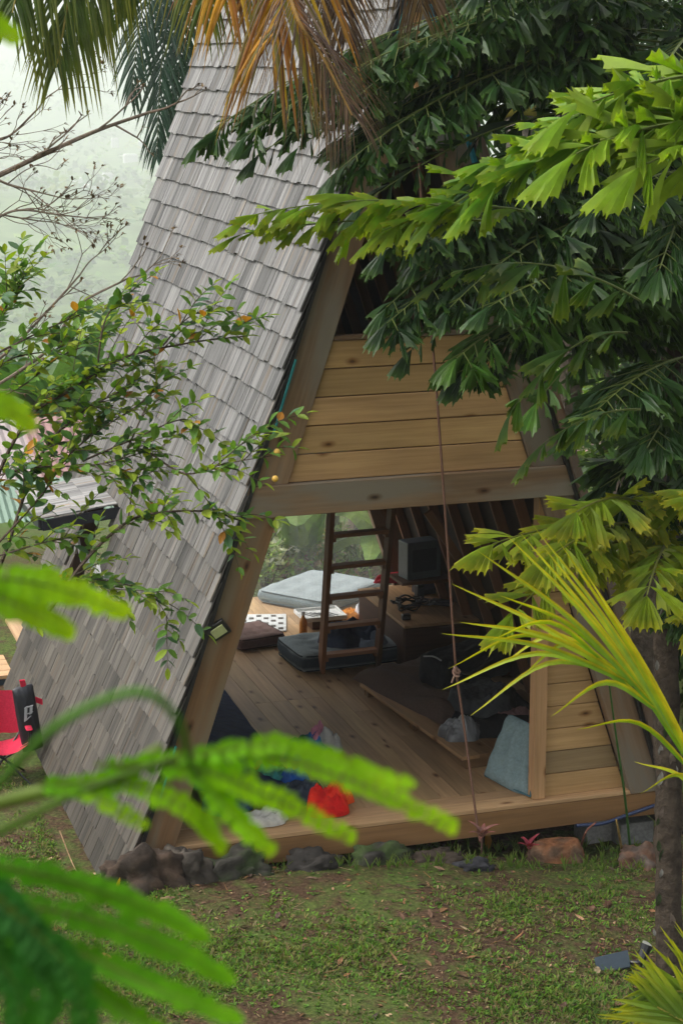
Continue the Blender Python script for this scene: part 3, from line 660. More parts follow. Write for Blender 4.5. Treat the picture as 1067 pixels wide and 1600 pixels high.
# swing rope with knot
ra, rb_, rc = PY(664, 400, -.10), PY(712, 1050, -.10), PY(747, 1300, -.12)
t_ = thing('swing_rope', 'thin reddish rope with a knot hanging in front of the gable', 'rope', rc)
mb = MB(); tube(mb, bez([PY(648, 150, -.06), ra, PY(684, 640, -.10), rb_], 40), .0075, n=6, col=(.20, .11, .08)); mb.build('upper_length', M_rope, t_, smooth=True)
mb = MB(); tube(mb, bez([rb_, PY(724, 1130, -.1), rc, PY(751, 1312, -.14)], 20), .0075, n=6, col=(.20, .11, .08)); mb.build('lower_length', M_rope, t_, smooth=True)
mb = MB()
for k in range(3):
    pts = [rb_+V((.022*math.cos(th+k), -.012+.018*math.sin(th+k*2), .02*math.sin(th)+.01*k)) for th in [2*PI*i/12 for i in range(11)]]; tube(mb, pts, .007, n=5, col=(.36, .22, .17))
tube(mb, bez([rb_, rb_+V((-.02, -.02, -.02)), rb_+V((-.035, -.02, -.06))], 6), .006, n=5, col=(.36, .22, .17)); mb.build('knot', M_rope, t_, smooth=True)
# white zigzag strip inside the side window
mb = MB(); z0 = PX(118, 850, -1.45); z1 = PX(160, 905, -1.45)
for k in range(9):
    p = z0+(z1-z0)*(k/8); q = z0+(z1-z0)*((k+1)/8); o_ = V((0, .0, .05*(1 if k % 2 else -1)))
    board(mb, p+o_, q-o_, V((.02, 0, 0)), V((0, 0, .05)), (.4, .4, .4))
tag(mb.build('paper_garland', M_plain, None), 'white zigzag paper strip hanging across the side window', 'garland')

# ================================================================== YARD THINGS
c0 = GH(8, 1218); t_ = thing('camping_chair', 'red folding camping chair with thin black frame beside the roof', 'chair', c0)
CH = c0
mb = MB()
L_ = [((-.24, -.22, 0), (.22, .22, .46)), ((.24, -.22, 0), (-.22, .22, .46)), ((-.24, .22, 0), (.24, -.22, .46)), ((.24, .22, 0), (-.24, -.22, .46))]
for a, b2 in L_: m2 = MB(); tube(m2, [CH+V(a), CH+V(b2)], .011, n=7, col=(.015, .015, .017)); m2.build('leg', M_plastic, t_)
for sx in (-.25, .25):
    m2 = MB(); tube(m2, [CH+V((sx, .22, .30)), CH+V((sx, .3, .86))], .011, n=7, col=(.015, .015, .017)); tube(m2, [CH+V((sx, -.2, .42)), CH+V((sx, -.22, .62))], .011, n=7, col=(.015, .015, .017)); m2.build('frame_tube', M_plastic, t_)
    m2 = MB(); puff(m2, CH+V((sx, .02, .63)), (.035, 0, 0), (0, .27, .02), (0, 0, .012), (.42, .02, .05), (), n=8); m2.build('armrest', M_cloth, t_, smooth=True)
m2 = MB(); vs = []; n = 12
for j in range(n+1):
    for i in range(n+1): u, v_ = i/n, j/n; vs.append(CH+V((-.25+.5*u, -.22+.46*v_, .45-.10*math.sin(PI*u)*(1-.3*v_)-.03*v_+.01*noise.noise(V((u*6, v_*6, 0))))))
m2.add(vs, [(j*(n+1)+i, j*(n+1)+i+1, (j+1)*(n+1)+i+1, (j+1)*(n+1)+i) for j in range(n) for i in range(n)], (.50, .025, .06)); m2.build('seat', M_cloth, t_, smooth=True)
m2 = MB(); vs = []
for j in range(n+1):
    for i in range(n+1): u, v_ = i/n, j/n; vs.append(CH+V((-.25+.5*u, .24+.06*v_+.06*math.sin(PI*u), .42+.46*v_+.01*noise.noise(V((u*6, v_*6, 3))))))
m2.add(vs, [(j*(n+1)+i, j*(n+1)+i+1, (j+1)*(n+1)+i+1, (j+1)*(n+1)+i) for j in range(n) for i in range(n)], (.50, .025, .06)); m2.build('backrest', M_cloth, t_, smooth=True)
t_.scale = (.68,)*3
# black bag with white mark hooked on the chair
q = PY(44, 1122, CH.y-.05); t_ = thing('backpack', 'tall narrow black backpack with red tabs and a white mark behind the red chair', 'bag', (q.x, q.y, q.z-.22))
mb = MB(); puff(mb, q, (.075, 0, .015), (-.03, 0, .24), (0, .05, 0), (.013, .014, .02), (), nexp=2.4, pinch=.25, wr=.006); mb.build('bag_body', M_plastic, t_, smooth=True)
mb = MB(); f0 = q+V((-.005, -.058, .05))
for a, b2 in (((-.02, 0, -.05), (-.012, 0, .055)), ((-.015, 0, .05), (.03, 0, .058)), ((-.015, 0, .0), (.028, 0, .01)), ((-.018, 0, -.05), (.012, 0, -.02)), ((.025, 0, .055), (.02, 0, .0))): board(mb, f0+V(a), f0+V(b2), V((.02, 0, .012)), V((0, .006, 0)), (.4, .41, .43))
mb.build('white_mark', M_plain, t_)
mb = MB(); board(mb, q+V((-.02, 0, .24)), q+V((-.03, 0, .29)), V((.04, 0, 0)), V((0, .02, 0)), (.5, .02, .05)); board(mb, q+V((.05, 0, .14)), q+V((.11, 0, .11)), V((0, 0, .04)), V((0, .02, 0)), (.5, .02, .05)); mb.build('red_tab', M_cloth, t_)
# low timber deck far left
q = PZ(8, 1052, -.42); t_ = thing('timber_step', 'pale timber step platform beyond the left eave', 'platform', (q.x-.4, q.y+.2, gz(q.x-.4, q.y)))
for k in range(4):
    mb = MB(); board(mb, (q.x-1.1, q.y-.1+k*.15, -.40), (q.x+.05, q.y-.1+k*.15, -.40), V((0, .14, 0)), V((0, 0, .03)), (1.3, 1.25, 1.2)); mb.build('tread_board', M_floor, t_)
mb = MB(); board(mb, (q.x-1.1, q.y-.15, -.62), (q.x+.03, q.y-.15, -.62), V((0, .02, 0)), V((0, 0, .40)), (.03, .05, .07)); mb.build('skirt', M_plastic, t_)
# rocks
def rock(name, label, cat, px, py, w_, d_, h_, col, seed, z=None, rot=0, sub=4, col2=None, x=None, rough=.6, flat=False, group=None, mt=None, yy=None):
    if yy is not None:
        c0 = PY(px, py, yy); zt = c0.z; c0.z = gz(c0.x, c0.y)-.02; h_ = max(.04, zt-c0.z)
    else:
        c0 = GH(px, py); c0.z = gz(c0.x, c0.y)
    bm = bmesh.new(); bmesh.ops.create_icosphere(bm, subdivisions=sub, radius=1); mb = MB(); ca, sa = math.cos(rot), math.sin(rot); vs = []; cs = []
    for v_ in bm.verts:
        p = v_.co.copy(); p = V([math.copysign(abs(k_)**.9, k_) for k_ in p]); k = 1+rough*noise.noise(p*1.3+V((seed, 0, 0)))+rough*.5*noise.noise(p*3+V((0, seed, 0)))+rough*.2*noise.noise(p*8+V((0, seed, 0))); p = p*k
        X, Y, Z = p.x*w_/2, p.y*d_/2, p.z*h_
        if flat: Z = min(Z, h_*.72+.01*noise.noise(p*4))
        vs.append(c0+V((X*ca-Y*sa, X*sa+Y*ca, Z))); cs.append(mix(col, col2, min(1, max(0, .5+2*noise.noise(p*1.7+V((seed, 4, 0)))))) if col2 else col)
    mb.add(vs, [tuple(v_.index for v_ in f.verts) for f in bm.faces], cs); bm.free()
    return tag(mb.build(name, mt or M_rock, None, smooth=True), label, cat, group)
rock('boulder', 'broad dark soil covered boulder against the left foot of the roof', 'rock', 222, 1330, .48, .28, .22, (.03, .023, .018), 1, col2=(.055, .037, .026), sub=4, yy=-.28)
rock('rock', 'grey flat rock left of the laundry under the deck edge', 'rock', 282, 1322, .34, .3, .15, (.04, .034, .028), 2, col2=(.08, .068, .055), yy=-.2)
rock('rock', 'mossy grey rock below the off white garment', 'rock', 368, 1330, .46, .26, .14, (.045, .042, .035), 3, col2=(.04, .06, .022), yy=-.16)
rock('rock', 'dark rounded rock below the bright red garment', 'rock', 486, 1332, .34, .22, .12, (.04, .036, .032), 4, yy=-.16)
rock('rock', 'wide mossy rock under the middle of the deck edge', 'rock', 590, 1322, .40, .22, .13, (.045, .042, .036), 5, col2=(.05, .075, .025), yy=-.16)
rock('rock', 'dark brown rock left of the reddish cordyline', 'rock', 684, 1330, .36, .2, .12, (.055, .042, .032), 6, yy=-.2)
rock('rock', 'flat dark slate coloured rock lying on the lawn', 'rock', 740, 1356, .24, .14, .05, (.035, .035, .04), 7)
rock('rock', 'small orange brown stone standing on the lawn edge', 'rock', 499, 1336, .085, .06, .05, (.34, .18, .10), 8, col2=(.42, .30, .22))
rock('rock', 'small pale pointed stone on the lawn', 'rock', 330, 1358, .06, .05, .055, (.26, .21, .15), 9)
rock('rock', 'tan stone chip on the bare soil', 'rock', 262, 1406, .07, .03, .02, (.30, .18, .12), 10)
rock('rock', 'reddish rock near the foot of the palm trunk', 'rock', 1000, 1346, .28, .24, .10, (.15, .08, .05), 11, col2=(.11, .085, .07))
rock('dead_leaf_clod', 'brown round clod on the lawn', 'clod', 948, 1418, .06, .05, .04, (.10, .055, .035), 12)
rock('cut_log', 'cut wooden stump with an orange sawn face beside the second cordyline', 'log', 868, 1345, .40, .2, .18, (.14, .09, .06), 13, flat=True, rough=.18, mt=M_bark, yy=None, col2=(.26, .115, .055))
q = PZ(1000, 1330, -.48); mb = MB(); box(mb, (q.x, q.y+.15, -.40), .24, .2, .2, (.2, .2, .19)); tag(mb.build('concrete_block', M_conc, None, bevel=.01), 'grey concrete block under the right end of the deck', 'block')
mb = MB(); tube(mb, bez([PY(900, 1290, -.02), PY(940, 1287, -.03), PY(975, 1275, -.03), PY(1012, 1262, -.03), PY(1060, 1245, .05)], 20), .012, n=7, col=(.02, .035, .09)); tag(mb.build('water_hose', M_plastic, None, smooth=True), 'dark blue hose running along the bottom of the deck fascia', 'hose')
# solar spotlight
c0 = PZ(995, 1500, -.46); c0.z = gz(c0.x, c0.y); t_ = thing('solar_spotlight', 'black solar spotlight with its panel on the grass by the trunk', 'garden light', c0)
zl = c0.z
mb = MB(); board(mb, PZ(930, 1510, zl+.05), PZ(982, 1498, zl+.05), V((.03, .10, .05)), V((0, -.006, .012)), (.03, .045, .06)); mb.build('solar_panel', M_plastic, t_, bevel=.002)
mb = MB(); lp = PZ(1010, 1476, zl+.13); pp = PZ(1000, 1504, zl+.04); tube(mb, [pp, pp+(lp-pp)*.7, lp], .022, .036, 10, (.02, .022, .025)); mb.build('lamp_head', M_plastic, t_, smooth=False)
mb = MB(); tube(mb, [lp, lp+V((.002, -.001, .004))], .030, .030, 12, (.30, .30, .26)); mb.build('lens', M_plastic, t_)
mb = MB(); tube(mb, [PZ(980, 1503, zl+.03), pp, V((pp.x, pp.y, pp.z-.06))], .012, n=6, col=(.02, .02, .022)); mb.build('stake', M_plastic, t_)

# ================================================================== VEGETATION
UPV = V((0, 0, 1))
def leaf(mb, b, d, n, L, Wd, col, tipc=None, curl=-.15, fold=.18):
    d = d.normalized(); s = d.cross(n).normalized(); n = s.cross(d)
    tip = tipc or col; vs = [b]; cs = [col]
    st = ((.22, .75), (.52, 1.0), (.8, .62))
    for t_, w_ in st:
        c = b+d*L*t_+n*(curl*L*t_*t_); h = s*Wd*.5*w_; f_ = n*(fold*Wd*w_)
        vs += [c-h+f_, c, c+h+f_]; k = mix(col, tip, t_); cs += [k, k, k]
    vs.append(b+d*L+n*curl*L); cs.append(tip)
    mb.add(vs, [(0, 1, 2), (0, 2, 3), (1, 4, 5, 2), (2, 5, 6, 3), (4, 7, 8, 5), (5, 8, 9, 6), (7, 10, 8), (8, 10, 9)], cs, [(0, 0, 0)]*11)
def fishleaf(mb, b, d, n, L, ang, col, tipc, r, ribs=5, droop=.25, onesided=0.0):
    "wedge shaped leaflet with a ragged, toothed end"
    d = d.normalized(); s = d.cross(n).normalized(); n = s.cross(d); vs = [b]; cs = [col]; m_ = ribs
    for i in range(m_):
        a = ang*(2*i/(m_-1)-1); pl = (.012 if i % 2 else -.012)*L/.25; dd = d*math.cos(a)+s*math.sin(a)
        Li = L*(1-.28*abs(2*i/(m_-1)-1)**1.5-onesided*i/(m_-1))*r.uniform(.90, 1.03)
        for t_ in (.38, .72, 1.0):
            vs.append(b+dd*Li*t_*(1-.12*(1-t_))+n*(pl*t_-droop*L*t_*t_)); cs.append(mix(col, tipc, max(0, (t_-.7)/.3)))
    k = len(vs)
    for i in range(m_-1):
        a_, b_ = V(vs[3+3*i]), V(vs[6+3*i]); mid = (a_+b_)/2; mm = mid+(b-mid)*r.uniform(.03, .12); vs.append(mm); cs.append(mix(col, tipc, .5))
    fs = []
    for i in range(m_-1):
        p, q = 1+3*i, 4+3*i; nt_ = k+i
        fs += [(0, p, q), (p, p+1, q+1, q), (p+1, p+2, nt_), (p+1, nt_, q+1), (q+1, nt_, q+2)]
    mb.add(vs, fs, cs, [(0, 0, 0)]*len(vs))
def fish_frond(p0, p1, arch, parent, r, col, tipc, L=.26, step=.085, stem=(.10, .13, .03), r0=.012, name='frond', mt=None, down=.5, clear=.15, jt=.2, branch=.0, ang=(.16, .30), seg=(0, 1), ribs=5, upj=.45):
    p0, p1 = V(p0), V(p1); ln = (p1-p0).length; n_ = 14
    pts = [p0.lerp(p1, i/n_)+UPV*arch*4*(i/n_)*(1-i/n_) for i in range(n_+1)]
    mb = MB(); tube(mb, pts, r0, r0*.3, 5, stem)
    tot = ln*clear; k = 0
    while tot < ln*.99:
        t_ = tot/ln; f_ = t_*n_; i = min(int(f_), n_-1); c = pts[i].lerp(pts[i+1], f_-i); tg = (pts[i+1]-pts[i]).normalized()
        sd_ = tg.cross(UPV).normalized(); up = sd_.cross(tg)
        LL = L*(.75+.5*math.sin(PI*min(1, .15+t_*.8)))*r.uniform(.75, 1.15)
        for s_ in (-1, 1):
            sb = c
            dirs = []
            if branch and r.random() < .9:
                bl = branch*(1.1-t_*.7)*r.uniform(.7, 1.1); bd = (tg*.55+sd_*s_*.9-UPV*down*.35+V((r.uniform(-.2, .2), r.uniform(-.2, .2), r.uniform(-.2, .2)))).normalized()
                e = c+bd*bl-UPV*bl*.15; tube(mb, [c, c.lerp(e, .5)+UPV*.03*bl, e], .004, .002, 4, stem)
                for q in (.35, .6, .82, 1.0):
                    bb = c.lerp(e, q)
                    for s2 in ((-1, 1) if q < 1 else (-1, 0, 1)):
                        sx = bd.cross(UPV).normalized(); dirs.append((bb, bd*.75+sx*s2*.6-UPV*down*r.uniform(0, 1.0)))
            else:
                for q in range(r.choice([1, 1, 2])):
                    dirs.append((c, tg*r.uniform(.3, .9)+sd_*s_*r.uniform(.5, 1.0)+up*r.uniform(-.1, upj)-UPV*down*r.uniform(-.2, 1.2)))
            for bb, dd in dirs:
                cc = jit(col, jt, r); nn = (UPV+V((r.uniform(-.5, .5), r.uniform(-.5, .5), 0))).normalized()
                if abs(dd.normalized().dot(nn)) > .9: nn = -tg
                fishleaf(mb, bb, dd, nn, LL*r.uniform(.85, 1.1), r.uniform(*ang), cc, jit(tipc, .15, r), r, ribs, droop=r.uniform(.05, .4), onesided=r.choice([0, 0, .25]))
        tot += step*r.uniform(.8, 1.2)
    for q in (-.35, 0, .35):
        tg = (pts[-1]-pts[-2]).normalized(); fishleaf(mb, pts[-1], tg+tg.cross(UPV)*q-UPV*.15, UPV, L*1.05, .25, jit(col, jt, r), tipc, r, ribs, .2)
    return mb.build(name, mt or M_gloss, parent)
def blade(mb, b, d, n, L, Wd, col, tipc, droop, segs=4, fold=.35, t0=.0):
    "long folded palm leaflet"
    d = d.normalized(); s = d.cross(n).normalized(); n = s.cross(d); vs = []; cs = []
    for i in range(segs+1):
        t_ = i/segs; w_ = Wd*.5*(min(1, .45+t_*3)*(1-t_**2.2)+.02); c = b+d*L*t_*(1-.12*droop*t_)-UPV*(droop*L*.5*t_*t_)
        k = mix(col, tipc, max(0, (t_-t0)/(1-t0+1e-6))**1.6); vs += [c-s*w_+n*w_*fold, c, c+s*w_+n*w_*fold]; cs += [k, k, k]
    fs = []
    for i in range(segs): a = 3*i; fs += [(a, a+1, a+4, a+3), (a+1, a+2, a+5, a+4)]
    mb.add(vs, fs, cs, [(0, 0, 0)]*len(vs))
def feather(pts, parent, r, col, tipc, L=.5, Wd=.03, step=.022, stem=(.3, .25, .06), r0=.012, a0=.9, droop=.6, name='frond', mt=None, jt=.15, cols=None, start=0.05, stiff=.0, side=None, t0=0.3, twist=0, taper=.5):
    pts = bez(pts, 30); mb = MB(); tube(mb, pts, r0, r0*.25, 5, stem); n_ = 30
    ln = sum((pts[i+1]-pts[i]).length for i in range(n_)); tot = ln*start
    while tot < ln:
        t_ = tot/ln; f_ = t_*n_; i = min(int(f_), n_-1); c = pts[i].lerp(pts[i+1], f_-i); tg = (pts[i+1]-pts[i]).normalized()
        sd_ = (side.copy() if side else tg.cross(UPV)); sd_ = (sd_-tg*sd_.dot(tg)).normalized(); up = sd_.cross(tg)
        LL = L*(1-taper*abs(2*t_-.8)**2)*r.uniform(.85, 1.08)
        for s_ in (-1, 1):
            an = a0*(1-.45*t_)+r.uniform(-.1, .1); dd = tg*math.cos(an)+sd_*s_*math.sin(an)+up*r.uniform(-.05, .25)
            cc = jit(r.choice(cols) if cols else col, jt, r)
            blade(mb, c, dd, up, LL, Wd*r.uniform(.8, 1.15), cc, mix(cc, tipc, r.uniform(.4, 1)), droop*r.uniform(.7, 1.3), t0=t0)
        tot += step*r.uniform(.8, 1.2)
    return mb.build(name, mt or M_leaf, parent)

# ---- fishtail palm with the visible trunk
r = random.Random(101)
tb = GH(1046, 1522)
tk = thing('fishtail_palm', 'tall dark fishtail palm with a rough mossy trunk at the right of the lawn', 'palm', tb)
dT = (tb-CAMP).dot(CF)
tp = [tb+V((0, 0, -.05)), P(1043, 1250, dT-.02), P(1040, 1000, dT-.0), P(1046, 800, dT), P(1060, 500, dT+.05), P(1075, 200, dT+.1), P(1085, -60, dT+.1)]
mb = MB(); tube(mb, bez(tp, 70), .078, .055, 14, (.05, .038, .028), rough=.28)
for k in range(26):
    py = 880+r.random()*600; p = P(1020+r.random()*36, py, dT-.075); s_ = r.uniform(.012, .03)
    leaf(mb, p, V((r.uniform(-.3, .3), -.1, r.choice([-1, 1]))), V((-.2, -1, .1)), s_*3, s_*1.3, r.choice([(.20, .19, .17), (.035, .05, .02), (.13, .10, .08)]))
mb.build('trunk', M_bark, tk, smooth=True)
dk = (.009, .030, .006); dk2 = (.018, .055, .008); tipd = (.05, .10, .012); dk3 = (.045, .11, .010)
targets = [ # base y, base d offset, tip px, py, depth, arch
 (-60, .1, 560, 150, 10.2, .25), (-40, 0, 330, 215, 10.4, .35), (40, 0, 420, 240, 10.0, .30), (-80, .1, 640, 60, 10.3, .2), (-100, 0, 760, -20, 9.9, .2),
 (100, 0, 600, 250, 10.2, .25), (60, .1, 690, 190, 10.5, .2), (180, 0, 640, 330, 10.4, .3), (150, .1, 740, 300, 10.0, .2), (260, 0, 650, 400, 9.9, .25),
 (300, 0, 610, 480, 9.8, .30), (340, .1, 615, 505, 9.7, .30), (330, 0, 655, 545, 9.8, .25), (420, 0, 720, 560, 9.6, .25), (450, 0, 715, 585, 9.7, .25), (480, .1, 790, 560, 9.9, .2),
 (520, 0, 835, 630, 9.6, .2), (560, .1, 900, 560, 10.2, .2), (640, 0, 905, 680, 9.8, .15), (380, 0, 860, 440, 10.3, .15),
 (60, .0, 520, 265, 10.0, .25), (140, .1, 575, 320, 9.9, .25), (120, .1, 540, 225, 10.3, .3), (220, .1, 600, 390, 9.8, .25), (-60, .1, 480, 230, 10.1, .25), (-20, 0, 380, 210, 10.0, .3), (20, .1, 540, 215, 10.5, .25), (-90, .1, 620, 110, 10.6, .2), (300, .0, 700, 480, 9.7, .25), (380, .0, 760, 480, 9.6, .2), (240, .1, 860, 280, 10.6, .15), (120, .1, 880, 100, 10.5, .15), (0, .1, 880, 0, 10.4, .1), (300, .2, 900, 420, 10.8, .1), (450, .2, 930, 520, 10.8, .1), (200, 0, 930, 330, 9.6, .1), (500, 0, 940, 640, 9.5, .1),
 (620, .2, 940, 760, 10.7, .1), (80, .2, 780, 130, 10.9, .2), (360, .2, 760, 430, 10.7, .2), (420, .3, 980, 480, 11.0, .1), (560, .3, 1000, 600, 11.0, .1), (700, .0, 960, 790, 10.2, .1), (-20, .1, 480, 170, 10.6, .3)]
for by, od, tx, ty, td, ar in targets:
    b0 = P(1075+r.uniform(-25, 60), by+r.uniform(20, 120), dT+od); big = r.random()
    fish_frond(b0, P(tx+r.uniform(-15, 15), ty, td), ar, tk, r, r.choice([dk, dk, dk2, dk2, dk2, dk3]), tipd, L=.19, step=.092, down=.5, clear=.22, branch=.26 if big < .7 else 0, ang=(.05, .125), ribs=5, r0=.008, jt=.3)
# trunk side shoots, right edge
for by, tx, ty, td in ((880, 1080, 980, 10.6), (700, 1100, 760, 9.8), (120, 1010, 160, 9.7), (350, 1030, 420, 9.7), (700, 1010, 700, 9.6), (1000, 1120, 1180, 11)):
    fish_frond(P(1110, by-80, dT+.1), P(tx, ty, td), .1, tk, r, dk2, tipd, L=.22, step=.12, down=.5, branch=.2, ang=(.11, .2))
# young yellow green fronds low on the trunk
yg = (.19, .27, .010); ygt = (.36, .33, .015); dead = (.12, .07, .035)
for b0, e, ar, L_ in ((P(1060, 850, dT-.15), P(770, 850, 9.5), .10, .25), (P(1060, 850, dT-.15), P(800, 960, 9.4), .16, .24), (P(1050, 830, dT-.2), P(900, 800, 9.1), .12, .25), (P(1050, 830, dT-.2), P(860, 870, 9.2), .10, .25),
              (P(1055, 850, dT-.2), P(1010, 930, 9.2), .10, .25), (P(1060, 830, dT-.15), P(1100, 780, 9.2), .1, .25), (P(1060, 860, dT-.15), P(1090, 960, 9.2), .12, .25)):
    fish_frond(b0, e, ar, tk, r, yg, ygt, L=L_, step=.115, down=.65, clear=.2, ang=(.14, .26), ribs=8, stem=(.16, .17, .03), mt=M_leaf)
# ---- bright fronds of a nearer fishtail palm rooted beyond the right edge
r = random.Random(55)
bb = V((.95, -4.2, gz(.95, -4.2))); 
bp = thing('fishtail_palm', 'bright lime green fishtail palm fronds reaching in from the upper right', 'palm', bb)
mb = MB(); tube(mb, bez([bb, P(1250, 900, 7.6), P(1220, 200, 7.6), P(1230, 30, 7.6)], 30), .06, .045, 10, (.09, .10, .05), rough=.2); mb.build('trunk', M_bark, bp, smooth=True)
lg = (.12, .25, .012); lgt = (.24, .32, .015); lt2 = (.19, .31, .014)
for b0, e, ar, L_, c_ in ((P(1230, 150, 7.6), P(830, 215, 7.9), .10, .27, lg), (P(1220, 170, 7.6), P(720, 290, 8.2), .14, .26, lg), (P(1220, 190, 7.6), P(760, 300, 7.7), .12, .27, lg), (P(1230, 120, 7.6), P(900, 170, 7.4), .06, .28, lt2),
                      (P(1230, 210, 7.6), P(900, 240, 7.3), .08, .30, lt2), (P(1230, 230, 7.6), P(1000, 260, 7.2), .05, .30, lt2), (P(1220, 200, 7.7), P(690, 330, 8.1), .12, .24, lg)):
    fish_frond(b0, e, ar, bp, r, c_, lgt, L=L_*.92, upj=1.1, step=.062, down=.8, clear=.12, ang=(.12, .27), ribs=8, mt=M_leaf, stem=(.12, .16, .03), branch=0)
for b0, e, ar, L_ in ((P(760, 330, 8.3), P(400, 335, 8.5), .05, .20), (P(760, 340, 8.3), P(480, 325, 8.4), .05, .20), (P(820, 330, 8.2), P(600, 360, 8.3), .05, .20), (P(760, 345, 8.4), P(380, 365, 8.6), .03, .17)):
    fish_frond(b0, e, ar, bp, r, lt2, (.28, .31, .015), L=L_, step=.07, down=.5, clear=.05, ang=(.12, .27), ribs=8, mt=M_leaf, stem=(.12, .16, .03), r0=.007)
for b0, e, ar, L_ in ((P(1000, 470, 8.4), P(700, 430, 8.6), .10, .20), (P(980, 520, 8.6), P(800, 640, 8.8), .10, .20), (P(1000, 640, 8.7), P(840, 700, 8.9), .05, .2)):
    fish_frond(b0, e, ar, bp, r, (.06, .13, .018), (.14, .18, .02), L=L_, step=.12, down=.7, clear=.1, ang=(.14, .26), ribs=8, mt=M_leaf, r0=.006)

# ---- feather palm, lower right: yellow edged fronds
r = random.Random(77)
cb = V((.05, -5.2, gz(.05, -5.2))); cb = P(1250, 2250, 6.7); cb.z = gz(cb.x, cb.y)
cp = thing('areca_palm', 'young palm with yellow edged fronds sweeping in from the lower right', 'palm', cb)
base = P(1290, 1900, 6.6); mb = MB(); tube(mb, bez([cb, P(1270, 2050, 6.65), base], 10), .05, .035, 10, (.16, .17, .05)); mb.build('stem', M_bark, cp, smooth=True)
# main frond seen side on
rp = bez([base, P(1190, 1450, 6.7), P(1095, 1220, 6.8), P(1000, 1075, 6.85), P(930, 1030, 6.9)], 24)
mb = MB(); tube(mb, rp, .016, .005, 6, (.32, .28, .05))
ylw = (.44, .40, .006); grn = (.11, .26, .008)
tips = [(690, 1078, 15, .5), (735, 1118, 16, .5), (690, 990, 14, .15), (718, 972, 15, .1), (760, 1003, 18, .2), (705, 912, 12, .0), (745, 860, 12, 0), (790, 835, 10, 0), (830, 818, 9, 0), (845, 850, 8, 0), (872, 845, 7, -.05), (905, 880, 6, -.05),
        (860, 1120, 12, .25), (930, 1180, 9, .3), (810, 1060, 17, .35), (1000, 1240, 6, .3), (780, 930, 15, 0), (930, 860, 4, 0), (700, 1045, 19, .4), (1040, 1200, 3, .2), (1062, 1180, 0, .1), (900, 1140, 8, .25), (990, 1190, 4, .2), (780, 1040, 18, .3), (812, 832, 8, 0)]
tips = [t_ for t_ in tips if t_[0] not in (930,)]
vd = -CF
for tx, ty, k, dr in tips:
    k2 = max(1, min(24, k+4)); b0 = rp[k2]; e = P(tx, ty, 6.75+r.uniform(-.25, .25)); mid = b0.lerp(e, .5)+(CU*.05 if dr < .2 else CU*.09+UPV*.02); crv = bez([b0, mid, e], 12); vs = []; cs = []; wd = .0115
    s0 = (vd.cross((e-b0)).normalized()+CF*r.uniform(-.8, .8)).normalized(); cc = mix(grn, ylw, r.uniform(.0, .4))
    for i, q in enumerate(crv):
        t_ = i/12; w_ = wd*(min(1, .5+2*t_)*(1-t_**2.5)+.03); kf = mix(cc, ylw, t_**1.5*.9); ke = mix(kf, (.52, .36, .008), .75)
        vs += [q-s0*w_+vd*w_*.4, q, q+s0*w_+vd*w_*.4]; cs += [ke, kf, mix(kf, grn, .3)]
    mb.add(vs, [f_ for i in range(12) for f_ in ((3*i, 3*i+1, 3*i+4, 3*i+3), (3*i+1, 3*i+2, 3*i+5, 3*i+4))], cs, [(0, 0, 0)]*len(vs))
mb.build('frond', M_leaf, cp)
for pts_, L_, st in (([base, P(1200, 1640, 6.2), P(1100, 1560, 6.1), P(1010, 1545, 6.0)], .40, .25), ([base, P(1200, 1720, 6.0), P(1120, 1630, 5.9), P(1020, 1570, 5.9)], .42, .25)):
    feather(pts_, cp, r, (.12, .20, .02), ylw, L=L_, Wd=.020, step=.042, a0=.62, droop=.12, stem=(.30, .27, .05), start=st, side=CU+CR*.3, t0=.25)

# ---- palm overhead: green, golden and dead fronds hanging into the top of the picture
r = random.Random(31)
crown = P(330, -420, 8.4); g0 = P(-700, 1500, 9.4); g0.z = gz(g0.x, g0.y)
op = thing('coconut_palm', 'palm arching overhead with green, golden and withered fronds hanging into the top left', 'palm', g0)
mb = MB(); tube(mb, bez([g0, P(-560, 700, 9.2), P(-250, -100, 8.8), crown], 40), .13, .08, 12, (.16, .13, .10), rough=.15); mb.build('trunk', M_bark, op, smooth=True)
pg = (.055, .095, .016); py_ = (.17, .17, .02)
def hang(pts, **kw): feather(pts, op, r, kw.pop('col', pg), kw.pop('tipc', py_), **kw)
sdR = CR.copy()
hang([crown, P(180, -330, 8.0), P(60, -150, 7.8), P(20, 20, 7.8)], L=.56, Wd=.019, a0=.85, droop=1.25, step=.030, side=sdR, start=.2)
hang([crown, P(230, -300, 8.1), P(130, -90, 7.9), P(90, 100, 7.9)], L=.50, Wd=.018, a0=.8, droop=1.2, step=.030, side=sdR, start=.2, tipc=(.24, .22, .02))
hang([crown, P(260, -260, 8.2), P(170, -130, 8.2), P(140, 40, 8.2)], L=.46, Wd=.017, a0=.9, droop=1.1, step=.034, side=sdR, start=.2)
hang([crown, P(300, -250, 8.3), P(220, -120, 8.5), P(195, 20, 8.6)], L=.30, Wd=.018, a0=.7, droop=.3, step=.022, side=sdR, start=.2, tipc=pg)
hang([crown, P(340, -260, 8.0), P(330, -120, 7.9), P(315, 20, 7.9)], L=.44, Wd=.018, a0=.8, droop=1.1, step=.036, side=sdR, start=.2, cols=[pg, py_])
gold = [(.50, .25, .015), (.55, .33, .02), (.45, .21, .02), (.32, .12, .02), (.16, .07, .035), (.36, .20, .03), (.20, .18, .03)]
hang([crown, P(430, -280, 7.8), P(450, -120, 7.7), P(440, 10, 7.7), P(425, 60, 7.7)], L=.54, Wd=.018, a0=.8, droop=1.0, step=.036, side=sdR, start=.3, cols=gold, tipc=(.17, .08, .04), stem=(.35, .2, .05))
